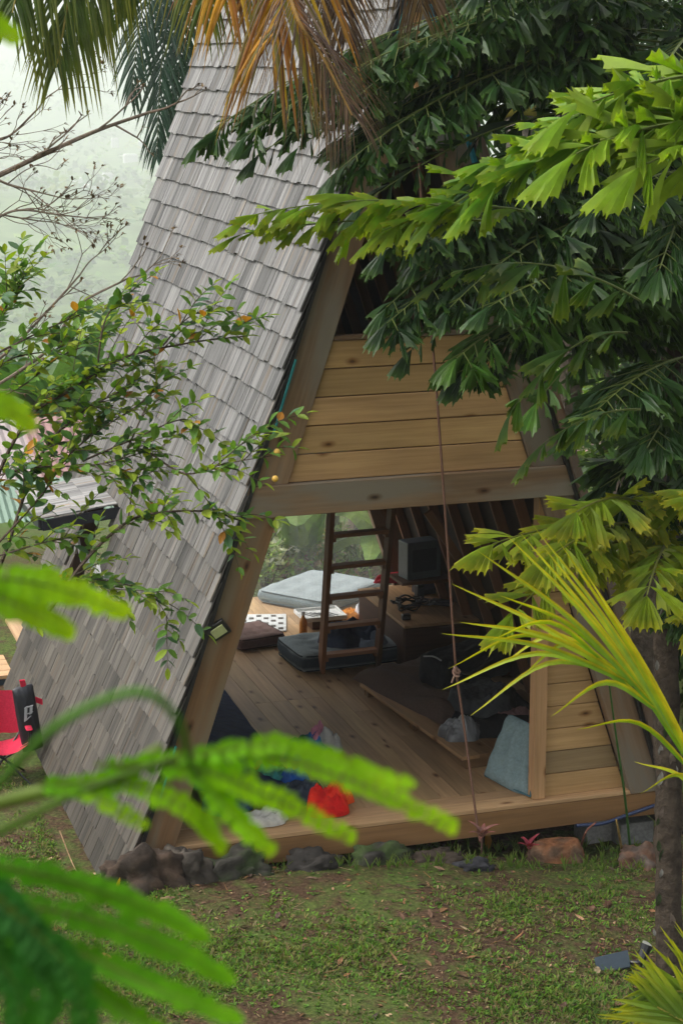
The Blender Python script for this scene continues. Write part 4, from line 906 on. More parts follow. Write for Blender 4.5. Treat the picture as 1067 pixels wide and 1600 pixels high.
hang([crown, P(400, -280, 7.8), P(370, -130, 7.7), P(355, 0, 7.7)], L=.50, Wd=.018, a0=.65, droop=1.0, step=.052, side=sdR, start=.3, cols=gold, tipc=(.25, .12, .03), stem=(.35, .2, .05))
brn = [(.08, .045, .028), (.13, .075, .045), (.06, .036, .028), (.17, .11, .07)]
hang([crown, P(430, -200, 8.1), P(455, 0, 7.6), P(505, 90, 7.6), P(550, 180, 7.6)], L=.46, Wd=.0055, a0=.7, droop=.9, step=.024, side=sdR, start=.25, cols=brn, tipc=(.11, .08, .06), stem=(.34, .20, .06), r0=.012)
hang([crown, P(470, -220, 8.0), P(520, -60, 8.0), P(540, 60, 8.0)], L=.40, Wd=.008, a0=.8, droop=.9, step=.016, side=sdR, start=.25, cols=brn, tipc=(.12, .085, .06), stem=(.2, .12, .06))
hang([crown, P(560, -220, 8.2), P(640, -80, 8.2), P(660, 20, 8.3)], L=.36, Wd=.007, a0=.8, droop=.9, step=.022, side=sdR, start=.25, cols=brn, tipc=(.12, .085, .06), stem=(.2, .12, .06))
# ---- darker feathery palm frond behind the roof edge (palm stands behind the cabin)
dp0 = V((-3.2, 8.3, gz(-3.2, 8.3))); dpp = thing('feather_palm', 'dark green feathery palm standing behind the far roof edge', 'palm', dp0)
ct = P(330, -140, 18.5); dp0 = V((ct.x, ct.y, gz(ct.x, ct.y))); dpp.location = dp0
mb = MB(); tube(mb, bez([dp0, dp0.lerp(ct, .5), ct], 20), .14, .1, 10, (.15, .13, .1), rough=.15); mb.build('trunk', M_bark, dpp, smooth=True)
for pts_ in ([ct, P(285, -60, 17.5), P(255, 80, 17), P(245, 245, 16.8)], [ct, P(270, -90, 17.4), P(225, 10, 17), P(205, 150, 16.8)], [ct, P(300, -50, 17.6), P(285, 60, 17.3), P(275, 180, 17.1)],
             [ct, P(400, -200, 17.5), P(480, -120, 17), P(540, 0, 17)], [ct, P(340, -240, 18), P(420, -300, 18.5), P(520, -220, 18.6)], [ct, P(250, -230, 18.5), P(180, -220, 18.6), P(120, -120, 18.6)], [ct, P(330, -50, 19), P(300, 60, 19.6), P(300, 150, 19.8)]):
    feather(pts_, dpp, r, (.018, .048, .028), (.03, .06, .03), L=.62, Wd=.028, a0=.75, droop=.8, step=.065, side=CR, start=.1, stem=(.05, .07, .03))

# ---- blurred foreground tree with twice divided leaves
r = random.Random(13)
fb = CAMP+CF*.6-CR*.9; fb.z = gz(fb.x, fb.y)
ft = thing('flame_tree', 'bright green twice divided tree leaves close to the lens, out of focus', 'tree', fb)
mb = MB(); tube(mb, bez([fb, fb+V((.02, .05, 1.6)), fb+V((.1, .05, 3.0)), P(-420, 1500, 1.3)], 24), .05, .014, 8, (.10, .08, .05)); tube(mb, bez([P(-420, 1500, 1.3), P(-350, 800, 1.35), P(-380, 200, 1.4)], 14), .014, .008, 8, (.10, .12, .05)); mb.build('trunk', M_bark, ft, smooth=True)
fg = (.13, .31, .008); fgd = (.045, .17, .02)
def pinna(mb, pts, r, w0, ll, cols, n=24, tw=0.0):
    crv = bez(pts, n); tube(mb, crv, .0016, .0006, 4, (.13, .20, .03)); ps = (pts[-1]-pts[0]); s0 = ps.cross(CF).normalized(); s0 = (s0*math.cos(tw)+CF*math.sin(tw)).normalized()
    for i in range(1, n+1):
        tg = (crv[i]-crv[i-1]).normalized(); t_ = i/n; L_ = ll*(1-.55*t_**3)*(.65+.35*min(1, 4*t_)); base_ = mix(cols[0], cols[1], t_)
        for s_ in (-1, 1):
            dd = tg*.62+s0*s_*.8; leaf(mb, crv[i], dd, -CF+UPV*.3, L_*r.uniform(.68, 1.28), w0, jit(base_, .12, r), curl=r.uniform(-.1, .1), fold=.1)
def bip(axis, pins, d, cols, w0=.008, ll=.02, nm='frond'):
    mb = MB(); ax_ = bez([P(*a) for a in axis], 20); tube(mb, ax_, .0035, .0018, 6, (.10, .17, .03))
    for pp, n_, tw in pins: pinna(mb, [P(*a) for a in pp], r, w0, ll, cols, n_, tw)
    return mb.build(nm, M_fore, ft)
d = 1.15
bip([(-420, 1500, 1.3), (-40, 1320, 1.2), (120, 1240, d), (270, 1185, d)], [
    ([(180, 1200, d), (400, 1180, d), (560, 1225, d-.02), (702, 1290, d-.03)], 26, .3), ([(150, 1195, d), (300, 1200, d), (420, 1245, d), (545, 1305, d)], 22, .2),
    ([(90, 1225, d), (200, 1225, d), (300, 1270, d), (345, 1320, d+.02)], 18, .5), ([(260, 1190, d), (420, 1165, d), (540, 1195, d), (640, 1225, d)], 22, .9), ([(60, 1225, d+.03), (130, 1235, d+.03), (220, 1290, d)], 12, .9),
    ([(300, 1200, d), (360, 1270, d), (420, 1325, d)], 14, .7)], d, ((.09, .27, .002), (.24, .42, .002)), w0=.007, ll=.0112)
bip([(-420, 1500, 1.3), (-250, 1130, 1.2), (-140, 930, 1.15), (-60, 905, 1.15)], [([(-120, 900, d), (20, 905, d), (110, 925, d), (190, 955, d)], 16, .2), ([(-120, 920, d), (-20, 930, d), (60, 960, d), (105, 985, d)], 14, .3), ([(-130, 640, d), (-60, 620, d), (0, 635, d), (45, 660, d)], 12, .3),
     ([(-90, -20, d), (-40, 20, d), (20, 60, d)], 10, .3)], d, ((.09, .28, .002), (.28, .42, .002)), w0=.009, ll=.0125)
bip([(-420, 1500, 1.3), (-260, 1440, 1.15), (-120, 1400, 1.1), (10, 1400, 1.1)], [([(-60, 1340, 1.1), (100, 1375, 1.1), (220, 1415, 1.1), (318, 1465, 1.1)], 26, .1), ([(-60, 1400, 1.1), (120, 1430, 1.1), (260, 1480, 1.1), (358, 1530, 1.1)], 26, .3),
     ([(0, 1440, 1.1), (150, 1500, 1.1), (260, 1550, 1.08), (370, 1590, 1.08)], 24, .6), ([(-40, 1430, 1.1), (80, 1500, 1.1), (180, 1570, 1.1), (290, 1640, 1.08)], 24, .8)], 1.1, ((.045, .20, .004), (.13, .34, .003)), w0=.0075, ll=.0108)
bip([(-420, 1500, 1.3), (-260, 1440, 1.1), (-160, 1400, 1.05), (-40, 1380, 1.05)], [([(-60, 1350, 1.05), (40, 1440, 1.05), (80, 1520, 1.05), (70, 1600, 1.05)], 16, .1), ([(-120, 1400, 1.05), (-20, 1480, 1.05), (30, 1560, 1.05), (10, 1680, 1.05)], 16, .3), ([(-20, 1400, 1.05), (60, 1460, 1.05), (120, 1540, 1.05), (135, 1660, 1.05)], 16, .5), ([(-100, 1370, 1.05), (-40, 1430, 1.05), (0, 1500, 1.05)], 12, .1)],
    1.05, ((.018, .10, .014), (.035, .15, .010)), w0=.010, ll=.0145)
mb = MB(); tube(mb, bez([P(-60, 1290, 1.2), P(60, 1160, .9), P(150, 1100, .86), P(225, 1082, .85), P(275, 1120, .86), P(295, 1180, .9), P(310, 1215, .95)], 30), .0024, .0017, 7, (.06, .17, .008)); mb.build('leaf_stalk', M_leaf, ft, smooth=True)
mb = MB(); tube(mb, bez([P(-60, 1270, 1.25), P(60, 1238, 1.2), P(180, 1210, 1.18), P(250, 1170, 1.16)], 20), .005, .004, 7, (.13, .19, .03)); mb.build('leaf_stalk', M_leaf, ft, smooth=True)

# ---- leafy shrub reaching in from the left
r = random.Random(202)
sb = P(-130, 1330, 8.6); sb.z = gz(sb.x, sb.y)
sh = thing('guava_shrub', 'leafy shrub with small oval leaves, some turned orange, in front of the left roof', 'shrub', sb)
root = P(-60, 1050, 8.6)
mains = [([root, P(10, 860, 8.5), P(60, 720, 8.5), P(120, 650, 8.4), P(210, 600, 8.3)], .010),
 ([root, P(-20, 800, 8.6), P(40, 660, 8.5), P(110, 610, 8.4), P(190, 560, 8.3), P(300, 535, 8.2), P(385, 525, 8.2)], .010),
 ([P(150, 590, 8.35), P(165, 500, 8.4), P(200, 460, 8.4), P(245, 425, 8.4)], .005), ([P(255, 540, 8.25), P(290, 500, 8.2), P(330, 478, 8.2)], .004),
 ([root, P(-30, 700, 8.7), P(-20, 560, 8.7), P(10, 480, 8.7), P(30, 440, 8.7)], .010), ([P(-20, 560, 8.7), P(60, 520, 8.6), P(130, 490, 8.6)], .006),
 ([P(-50, 760, 8.5), P(40, 732, 8.4), P(150, 726, 8.3), P(230, 705, 8.3)], .006), ([P(-50, 900, 8.5), P(60, 780, 8.4), P(120, 700, 8.4), P(250, 610, 8.3)], .006),
 ([P(130, 720, 8.4), P(200, 690, 8.3), P(290, 655, 8.2), P(310, 700, 8.2)], .005), ([P(230, 705, 8.3), P(290, 740, 8.2), P(350, 725, 8.1), P(425, 712, 8.1)], .005),
 ([P(60, 980, 8.4), P(130, 880, 8.3), P(200, 815, 8.3), P(260, 800, 8.2), P(330, 800, 8.2), P(380, 815, 8.2)], .009), ([P(200, 815, 8.3), P(215, 740, 8.3), P(260, 730, 8.25)], .004),
 ([P(-40, 880, 8.5), P(60, 850, 8.4), P(110, 840, 8.4)], .005), ([P(-40, 940, 8.5), P(40, 930, 8.4), P(120, 905, 8.4), P(230, 925, 8.3), P(280, 1000, 8.3)], .004),
 ([P(-40, 640, 8.6), P(40, 600, 8.5), P(90, 560, 8.5), P(160, 530, 8.4)], .005), ([P(200, 700, 8.3), P(235, 620, 8.3), P(248, 580, 8.3)], .004),
 ([P(290, 740, 8.2), P(330, 790, 8.2), P(355, 840, 8.2)], .003), ([P(330, 735, 8.15), P(370, 700, 8.1), P(405, 675, 8.1)], .003), ([P(-30, 600, 8.7), P(20, 560, 8.8), P(100, 545, 8.8), P(180, 520, 8.7)], .005), ([P(170, 920, 8.3), P(235, 925, 8.3), P(240, 940, 8.3)], .002)]
br = MB(); lf = MB(); sg = (.10, .20, .030); sg2 = (.21, .28, .020); sor = (.42, .18, .02); sbl = (.06, .13, .055)
def leaves_along(pts, dens, r, L=.085, start=.1):
    n_ = len(pts)-1; ln = sum((pts[i+1]-pts[i]).length for i in range(n_)); tot = ln*start; k = 0
    while tot < ln:
        f_ = tot/ln*n_; i = min(int(f_), n_-1); c = pts[i].lerp(pts[i+1], f_-i); tg = (pts[i+1]-pts[i]).normalized(); s_ = tg.cross(UPV)
        s_ = s_.normalized() if s_.length > .2 else V((1, 0, 0)); up = s_.cross(tg); th = (k % 2)*PI/2*.5+r.uniform(-.4, .4)
        for q in (-1, 1):
            sv = (s_*math.cos(th)+up*math.sin(th))*q; u = r.random(); col = sor if u < .035 else (sg2 if u < .35 else (sbl if u < .55 else sg))
            dd = tg*.55+sv*.85+UPV*r.uniform(-.25, .35); l_ = L*r.uniform(.65, 1.1)*(1-.35*(tot/ln)**4)
            leaf(lf, c, dd, (UPV+V((r.uniform(-.5, .5), r.uniform(-.7, .2), 0))).normalized(), l_, l_*.5, jit(col, .18, r), curl=r.uniform(-.35, .1), fold=.14)
        tot += dens*r.uniform(.8, 1.25); k += 1
    tg = (pts[-1]-pts[-2]).normalized(); leaf(lf, pts[-1], tg, UPV, L*.7, L*.3, jit(sg2, .1, r))
for pts_, r0 in mains:
    crv = bez(pts_, 26); tube(br, crv, r0, r0*.3, 5, (.075, .055, .042)); leaves_along(crv, .045, r, start=.25)
    ln = sum((crv[i+1]-crv[i]).length for i in range(26))
    for k in range(int(ln/(.085 if crv[0].x < P(0, 700, 8.4).x else .12))):
        f_ = r.uniform(.18, .95); i = int(f_*26); tg = (crv[i+1]-crv[i]).normalized(); l_ = r.uniform(.12, .30)
        dd = (tg*.8+CR*r.uniform(-.35, .9)+CU*r.uniform(-.8, .8)+CF*r.uniform(-.7, .7)).normalized(); e = crv[i]+dd*l_
        tw = bez([crv[i], crv[i].lerp(e, .5)+UPV*.02, e], 8); tube(br, tw, .0028, .0012, 4, (.09, .075, .05)); leaves_along(tw, .038, r, start=.2, L=.080)
br.build('branches', M_bark, sh); lf.build('foliage', M_leaf, sh)
fr = MB()
for px, py in ((430, 748), (433, 706)):
    q = P(px, py, 8.08); bm = bmesh.new(); bmesh.ops.create_icosphere(bm, subdivisions=2, radius=.014); fr.add([v_.co+q for v_ in bm.verts], [tuple(v_.index for v_ in f.verts) for f in bm.faces], (.55, .32, .05)); bm.free(); fr.build('fruit', M_plastic, sh, smooth=True); fr = MB()
# ---- leafless tree with bud clusters, upper left
r = random.Random(91)
b0 = P(-420, 900, 9.9); b0.z = gz(b0.x, b0.y)
bt = thing('bare_tree', 'leafless grey branched tree with knobbly bud tips reaching in at the left edge', 'tree', b0)
bw = MB(); bc = (.17, .135, .105)
tube(bw, bez([b0, P(-400, 700, 9.9), P(-300, 450, 9.9), P(-180, 330, 9.9)], 20), .09, .04, 9, bc, rough=.1); bw.build('trunk', M_bark, bt, smooth=True)
tips = []
def grow(p, d_, L_, r0, gen, mb):
    e = p+d_*L_; mid = p.lerp(e, .5)+V((r.uniform(-1, 1), r.uniform(-1, 1), r.uniform(-1, 1)))*L_*.09; tube(mb, bez([p, mid, e], 6), r0, r0*.72, 5, jit(bc, .12, r))
    if gen == 0:
        for k in range(4): dd = (d_+V((r.uniform(-.8, .8), r.uniform(-.8, .8), r.uniform(-.5, .8)))).normalized(); leaf(mb, e, dd, UPV, r.uniform(.015, .035), .012, (.16, .11, .06))
        return
    for k in range(r.choice([2, 2, 3])):
        dd = (d_*.8+CR*r.uniform(-.5, .6)+CU*r.uniform(-.5, .75)+CF*r.uniform(-.6, .6)).normalized(); grow(e, dd, L_*r.uniform(.62, .88), r0*.66, gen-1, mb)
for pts_, r0, gens in (([P(-180, 330, 9.9), P(-40, 290, 9.9), P(60, 245, 9.8), P(150, 205, 9.8), P(235, 175, 9.8)], .017, 2), ([P(-180, 330, 9.9), P(-80, 320, 9.9), P(0, 335, 9.9), P(60, 345, 9.9)], .008, 3),
                   ([P(-180, 360, 9.9), P(-60, 370, 9.8), P(20, 330, 9.8), P(90, 335, 9.8)], .010, 2), ([P(-180, 330, 9.9), P(-60, 230, 9.9), P(10, 215, 9.9), P(60, 170, 9.9)], .010, 3), ([P(-300, 450, 9.9), P(-100, 620, 9.9), P(60, 560, 9.8), P(120, 480, 9.8), P(200, 435, 9.8)], .011, 2),
                   ([P(-100, 620, 9.9), P(0, 560, 9.9), P(80, 480, 9.9), P(125, 430, 9.9)], .010, 2), ([P(-180, 330, 9.9), P(-60, 270, 9.8), P(20, 290, 9.8), P(60, 300, 9.8)], .010, 3)):
    bw = MB(); crv = bez(pts_, 24); tube(bw, crv, r0, r0*.45, 7, bc, rough=.12)
    for k in range(5):
        i = r.randint(8, 23); tg = (crv[i+1]-crv[i]).normalized(); grow(crv[i], (tg*.5+CU*r.uniform(-.8, .9)+CR*r.uniform(0, .5)+CF*r.uniform(-.4, .4)).normalized(), r.uniform(.10, .2), r0*.35, gens-1 if gens > 1 else 1, bw)
    grow(crv[-1], (crv[-1]-crv[-2]).normalized(), .14, r0*.42, gens, bw)
    bw.build('branch', M_bark, bt)
# ---- trees and garden plants behind the cabin
def crown_pts(r, c, R, n, sq=.8):
    out = []
    cl_ = [(V((r.gauss(0, .5), r.gauss(0, .5), r.gauss(0, .42)))) for _ in range(max(6, int(n/60)))]
    for _ in range(n):
        k = r.choice(cl_); q = k+V((r.gauss(0, .17), r.gauss(0, .17), r.gauss(0, .13))); out.append(c+V((q.x*R, q.y*R, q.z*R*sq)))
    return out
def quadleaf(mb, p, d_, L_, W_, col, r):
    d_ = d_.normalized(); s_ = d_.cross(V((r.uniform(-.6, .6), r.uniform(-.6, .6), 1))).normalized()
    mb.add([p, p+d_*L_*.5-s_*W_*.5, p+d_*L_, p+d_*L_*.5+s_*W_*.5], [(0, 1, 2, 3)], col, [(0, 0, 0)]*4)
def tree(name, label, x, y, h, R, n, L_, cols, seed, group='trees beyond the cabin', zb=None, lean=(0, 0), sq=.9, cz=None):
    r = random.Random(seed); b_ = V((x, y, gz(x, y) if zb is None else zb)); t_ = thing(name, label, 'tree', b_, group); c = b_+V((lean[0], lean[1], h-R*.45 if cz is None else cz))
    mb = MB(); tube(mb, bez([b_-UPV*.2, b_.lerp(c, .5)+V((.1*R, 0, 0)), c], 14), .05*h**.8*.6+.03, .03, 8, (.10, .08, .06), rough=.2)
    for k in range(6):
        e = c+V((r.uniform(-.7, .7)*R, r.uniform(-.7, .7)*R, r.uniform(-.1, .5)*R)); s0 = b_.lerp(c, r.uniform(.45, .9)); tube(mb, bez([s0, s0.lerp(e, .5)+UPV*.08*R, e], 8), .03*h**.5*.6, .012, 5, (.10, .08, .06))
    mb.build('trunk', M_bark, t_); mb = MB()
    for p in crown_pts(r, c, R, n, sq): quadleaf(mb, p, V((r.uniform(-1, 1), r.uniform(-1, 1), r.uniform(-1.1, .4))), L_*r.uniform(.6, 1.2), L_*.42, jit(r.choice(cols), .25, r), r)
    mb.build('crown', M_leaf, t_); return t_
DG = [(.028, .062, .018), (.04, .09, .022), (.02, .045, .014)]; MG = [(.06, .12, .025), (.09, .15, .03), (.04, .09, .02)]; LG = [(.12, .19, .03), (.15, .22, .04), (.08, .15, .03)]
def TR(px, d_): q = P(px, 700, d_); return q.x, q.y
for i, (px, d_, py_top, R, n, L_, cols, lb) in enumerate((
    (1010, 15.5, -120, 1.9, 3800, .17, DG, 'dense dark tree closest behind the fishtail palm'),
    (860, 18.5, -150, 2.1, 3600, .20, DG, 'dark tree with sky gaps behind the cabin apex'),
    (1120, 18.0, 250, 2.2, 2600, .20, DG, 'dark bushy tree at the right edge below the tall crowns'),
    (700, 22.0, -240, 2.4, 3000, .22, DG, 'dark crown rising over the top of the cabin'),
    (960, 22.0, 330, 1.7, 1500, .22, LG, 'mid green tree behind the right roof edge'),
    (930, 26.0, 520, 1.4, 1000, .22, LG, 'pale green sunny tree seen between roof and palm'),
    (1090, 24.0, 620, 1.8, 1800, .22, MG, 'mid green tree low at the right edge behind the trunk'))):
    x, y = TR(px, d_); zt = P(px, py_top, d_).z; b_ = gz(x, y); tree('broadleaf_tree', lb, x, y, zt-b_, R, n, L_, cols, 300+i)
# thick yellow green palm stem behind
q = P(812, 300, 14.5); st0 = V((q.x, q.y, gz(q.x, q.y))); t_ = thing('royal_palm', 'palm with smooth swollen yellow green crownshaft behind the cabin apex', 'palm', st0)
mb = MB(); tube(mb, bez([st0, P(815, 400, 14.5), P(812, 180, 14.5)], 20), .12, .11, 14, (.17, .15, .12), rough=.05); mb.build('trunk', M_bark, t_, smooth=True)
mb = MB(); tube(mb, bez([P(812, 185, 14.5), P(810, 120, 14.5), P(812, 40, 14.5), P(815, -40, 14.5)], 14), .125, .085, 14, (.36, .32, .06), rough=.05); mb.build('crownshaft', M_gloss, t_, smooth=True)
r = random.Random(8)
for k in range(8):
    a = 2*PI*k/8+.3; c = P(815, -40, 14.5); o_ = V((math.cos(a), math.sin(a), 0)); feather([c, c+o_*.7+UPV*.6, c+o_*1.6+UPV*.5, c+o_*2.2-UPV*.2], t_, r, DG[1], (.05, .09, .02), L=.6, Wd=.035, a0=.9, droop=.7, step=.06)
# banana plants, palms and flower bushes seen through the open cabin
MG = [(.10, .20, .035), (.15, .24, .045), (.07, .15, .03)]; LG = [(.20, .30, .05), (.25, .34, .07), (.14, .24, .05)]  # garden greens lightened: pale mist behind the cabin is put into the leaf colours
def banana(label, x, y, h, n, seed, cols, L_=1.1, lean=0):
    r = random.Random(seed); b_ = V((x, y, gz(x, y))); t_ = thing('banana_plant', label, 'plant', b_, 'banana plants behind the cabin'); mb = MB(); c = b_+UPV*h
    tube(mb, [b_, b_.lerp(c, .5), c], .09, .05, 9, (.16, .17, .07)); mb.build('stem', M_gloss, t_, smooth=True)
    for k in range(n):
        a = 2*PI*k/n+r.uniform(-.3, .3); o_ = V((math.cos(a), math.sin(a), 0)); l_ = L_*r.uniform(.8, 1.15); pts = bez([c, c+o_*l_*.3+UPV*l_*r.uniform(.3, .6), c+o_*l_*.85+UPV*l_*r.uniform(.1, .5)], 12); vs = []; cs = []; mb = MB()
        s_ = V((-o_.y, o_.x, 0)); cc = jit(r.choice(cols), .15, r)
        for i, q in enumerate(pts): t2 = i/12; w_ = .17*L_*math.sin(PI*min(1, .08+t2*.95))**.6*(1 if t2 > .12 else .25); ng = .85 if i % 3 == 1 else 1; vs += [q-s_*w_*ng-UPV*w_*.25, q, q+s_*w_*ng-UPV*w_*.25]; cs += [cc, mix(cc, (.2, .25, .06), .5), cc]
        mb.add(vs, [f_ for i in range(12) for f_ in ((3*i, 3*i+1, 3*i+4, 3*i+3), (3*i+1, 3*i+2, 3*i+5, 3*i+4))], cs, [(0, 0, 0)]*len(vs)); mb.build('leaf', M_leaf, t_)
def BG(px, y): q = PY(px, 850, y); return q.x
banana('banana plant with broad bright leaves seen left of the ladder', BG(470, 6.9), 6.9, .35, 7, 1, LG+MG, 1.15)
banana('banana plant with yellow green leaves seen between the ladder rails', BG(600, 7.0), 7.0, .15, 6, 2, LG, 1.0)
banana('taller banana plant behind the other two', BG(520, 8.2), 8.2, 1.1, 8, 3, LG+MG, 1.4)
def bush(name, label, px, y, h, R, n, L_, cols, seed, fl=None, group='flowering bushes behind the cabin', x=None, zb=None):
    r = random.Random(seed); x = BG(px, y) if x is None else x; b_ = V((x, y, gz(x, y))); t_ = thing(name, label, 'bush', b_, group); mb = MB()
    for k in range(7): e = b_+V((r.uniform(-.6, .6)*R, r.uniform(-.6, .6)*R, h*r.uniform(.6, 1))); tube(mb, bez([b_, b_.lerp(e, .5)+UPV*.05, e], 6), .012, .005, 4, (.10, .08, .05))
    mb.build('stems', M_bark, t_); mb = MB(); c = b_+UPV*h*.6
    for p in crown_pts(r, c, R, n, h/R*.6): quadleaf(mb, p, V((r.uniform(-1, 1), r.uniform(-1, 1), r.uniform(-.3, 1))), L_*r.uniform(.6, 1.2), L_*.3, jit(r.choice(cols), .25, r), r)
    mb.build('foliage', M_leaf, t_)
    if fl:
        mb = MB()
        for p in crown_pts(r, c+UPV*h*.2, R*.8, fl[0], h/R*.5):
            for k in range(5): quadleaf(mb, p, V((r.uniform(-1, 1), r.uniform(-1, 1), r.uniform(-.2, 1))), .09, .05, fl[1], r)
        mb.build('blossom', M_leaf, t_)
bush('flower_bush', 'bush with white blossoms at the far left of the deck opening', 415, 6.9, .75, .5, 700, .12, LG+[(.22, .26, .14)], 11, (55, (.80, .80, .78)))
bush('flower_bush', 'croton bush with yellow and reddish leaves beside the white blossoms', 448, 7.2, .55,   .42, 500, .13, LG+[(.35, .25, .03), (.25, .08, .06)], 12, (10, (.45, .12, .08)))
bush('flower_bush', 'low green bush with dusky pink leaves behind the large cushion', 500, 7.0, .45,   .5, 450, .12, LG+[(.3, .18, .14)], 13)
bush('flower_bush', 'rounded green bush behind the ladder', 570, 7.4, .4, .5, 450, .12, LG, 14, (6, (.7, .5, .45)))
bush('flower_bush', 'large leaved green bush behind the low table', 640, 8.0, .9, .6, 800, .16, MG+LG, 15)
bush('flower_bush', 'low green bush beyond the timber step', -20, 9.0, .8, .9, 1200, .10, MG, 16, x=-2.9)
bush('flower_bush', 'dark green bush below the neighbouring roofs', 60, 11, 1.1, 1.2, 1600, .12, DG+MG, 17, x=-3.0)
x, y = BG(560, 9.4), 9.4; tree('grey_trunk_tree', 'straight grey trunk tree seen between the ladder rails', x, y, 5.6, 1.1, 1100, .2, LG, 401, cz=5.2)
for i, (px, y, h, R, cols) in enumerate(((390, 15.5, 2.6, 1.0, LG), (450, 19.5, 3.6, 1.3, LG), (545, 20.0, 3.4, 1.3, LG), (650, 18.0, 3.0, 1.2, LG), (760, 16, 3.4, 1.4, MG))):
    tree('broadleaf_tree', ['small leafy tree at the left of the view through the cabin', 'darker leafy tree behind the white blossoms', 'leafy tree behind the tall banana plant', 'leafy tree right of the grey trunk', 'dark tree behind the right roof side'][i], BG(px, y), y, h, R, 1800, .17, cols, 420+i)
# neighbouring house roofs beyond the garden edge
def tin_roof(name, label, pc, pd, w_, dep, rise, col, col2=None):
    c = P(pc[0], pc[1], pd); gz_ = gz(c.x, c.y); t_ = thing(name, label, 'house', (c.x, c.y, gz_))
    for s_, nm in ((-1, 'roof'), (1, 'roof')):
        mb = MB(); n_ = 46; vs = []; cs = []
        for i in range(n_*2+1):
            x = -w_/2+w_*i/(n_*2); b_ = .03*(i % 2)
            for e in (0, 1): vs.append((c.x+x, c.y+s_*dep*e, c.z-rise*e+b_)); cs.append(col2 if (col2 and (i//9) % 3 == 1) else col)
        mb.add(vs, [(2*i, 2*i+1, 2*i+3, 2*i+2) for i in range(n_*2)], cs); mb.build(nm, M_tin, t_)
    mb = MB(); hz = c.z-rise-gz_; box(mb, (c.x, c.y, gz_+hz/2-.3), w_-.6, dep*1.7, hz+.5, (.55, .52, .46)); mb.build('wall', M_conc, t_)
    for k in range(3): mb = MB(); box(mb, (c.x+(k-1)*w_*.28, c.y-dep*.85-.02, gz_+hz*.55), .9, .05, .9, (.03, .04, .05)); mb.build('window', M_plastic, t_)
tin_roof('house', 'neighbouring house with faded pink and white ribbed metal roof', (40, 655), 30, 6.0, 2.6, .75, (.22, .12, .11), (.27, .225, .22))
tin_roof('house', 'lower house with pale green ribbed metal roof in front of the pink roof', (-20, 755), 25, 4.2, 2.2, .8, (.13, .20, .15))
tin_roof('house', 'distant house with dusty pink roof seen right of the cabin', (880, 610), 34, 5.0, 2.0, .7, (.30, .20, .17))
# town buildings in the valley
r = random.Random(17)
for px, d_, w_, lb in ((150, 1500, 15, 'largest white roofed building in the misty valley'), (128, 1560, 9, 'small white house just left of the largest valley building'), (172, 1620, 8, 'small pale house just right of the largest valley building'),
                       (208, 1800, 12, 'long white building higher in the valley beside the roof edge'), (228, 1900, 8, 'tiny white house hard against the roof edge in the mist'), (185, 1950, 7, 'tiny white house between the valley groups'), (60, 1700, 7, 'lone pale house at the left of the valley')):
    q = P(px, 400, d_); z_ = gz(q.x, q.y); t_ = thing('valley_house', lb, 'building', (q.x, q.y, z_), 'white buildings scattered in the far valley')
    mb = MB(); box(mb, (q.x, q.y, z_+2), w_, w_*.6, 8, (.5, .5, .5)); mb.build('wall', M_conc, t_)
    mb = MB(); prism(mb, [(q.x-w_*.53, z_+6.01), (q.x+w_*.53, z_+6.01), (q.x+w_*.4, z_+7.5), (q.x-w_*.4, z_+7.5)], q.y-w_*.33, q.y+w_*.33, (.6, .6, .6)); mb.build('roof', M_tin, t_)
MG = [(.06, .12, .025), (.09, .15, .03), (.04, .09, .02)]; LG = [(.12, .19, .03), (.15, .22, .04), (.08, .15, .03)]
# forest covering the slope and the valley
r = random.Random(5); fo = MB()
for k in range(4200):
    u = r.random(); d_ = 26*(3600/26)**(u**.8); px = r.uniform(-260, 1350); q = P(px, 500, d_)
    if q.y < 22: continue
    if d_ < 60 and -60 < px < 260 and r.random() < .5: continue
    z_ = gz(q.x, q.y); s_ = r.uniform(.7, 1.3)*(1.0+min(d_, 1600)**.5*.22); tone = jit(r.choice(MG+MG+LG) if d_ > 300 else r.choice(MG+MG+LG), .3, r); m_ = 34 if d_ < 250 else 16
    for _ in range(m_):
        v_ = V((r.gauss(0, 1), r.gauss(0, 1), abs(r.gauss(0, 1)))).normalized()*s_*r.uniform(.6, 1); p = V((q.x, q.y, z_+s_*.1))+V((v_.x, v_.y, v_.z*1.1))
        quadleaf(fo, p, V((r.uniform(-1, 1), r.uniform(-1, 1), r.uniform(-.6, .6))), s_*.62, s_*.5, jit(tone, .2, r), r)
tag(fo.build('forest', M_leaf), kind='stuff', label='misty green forest covering the slope and the far valley', cat='forest')

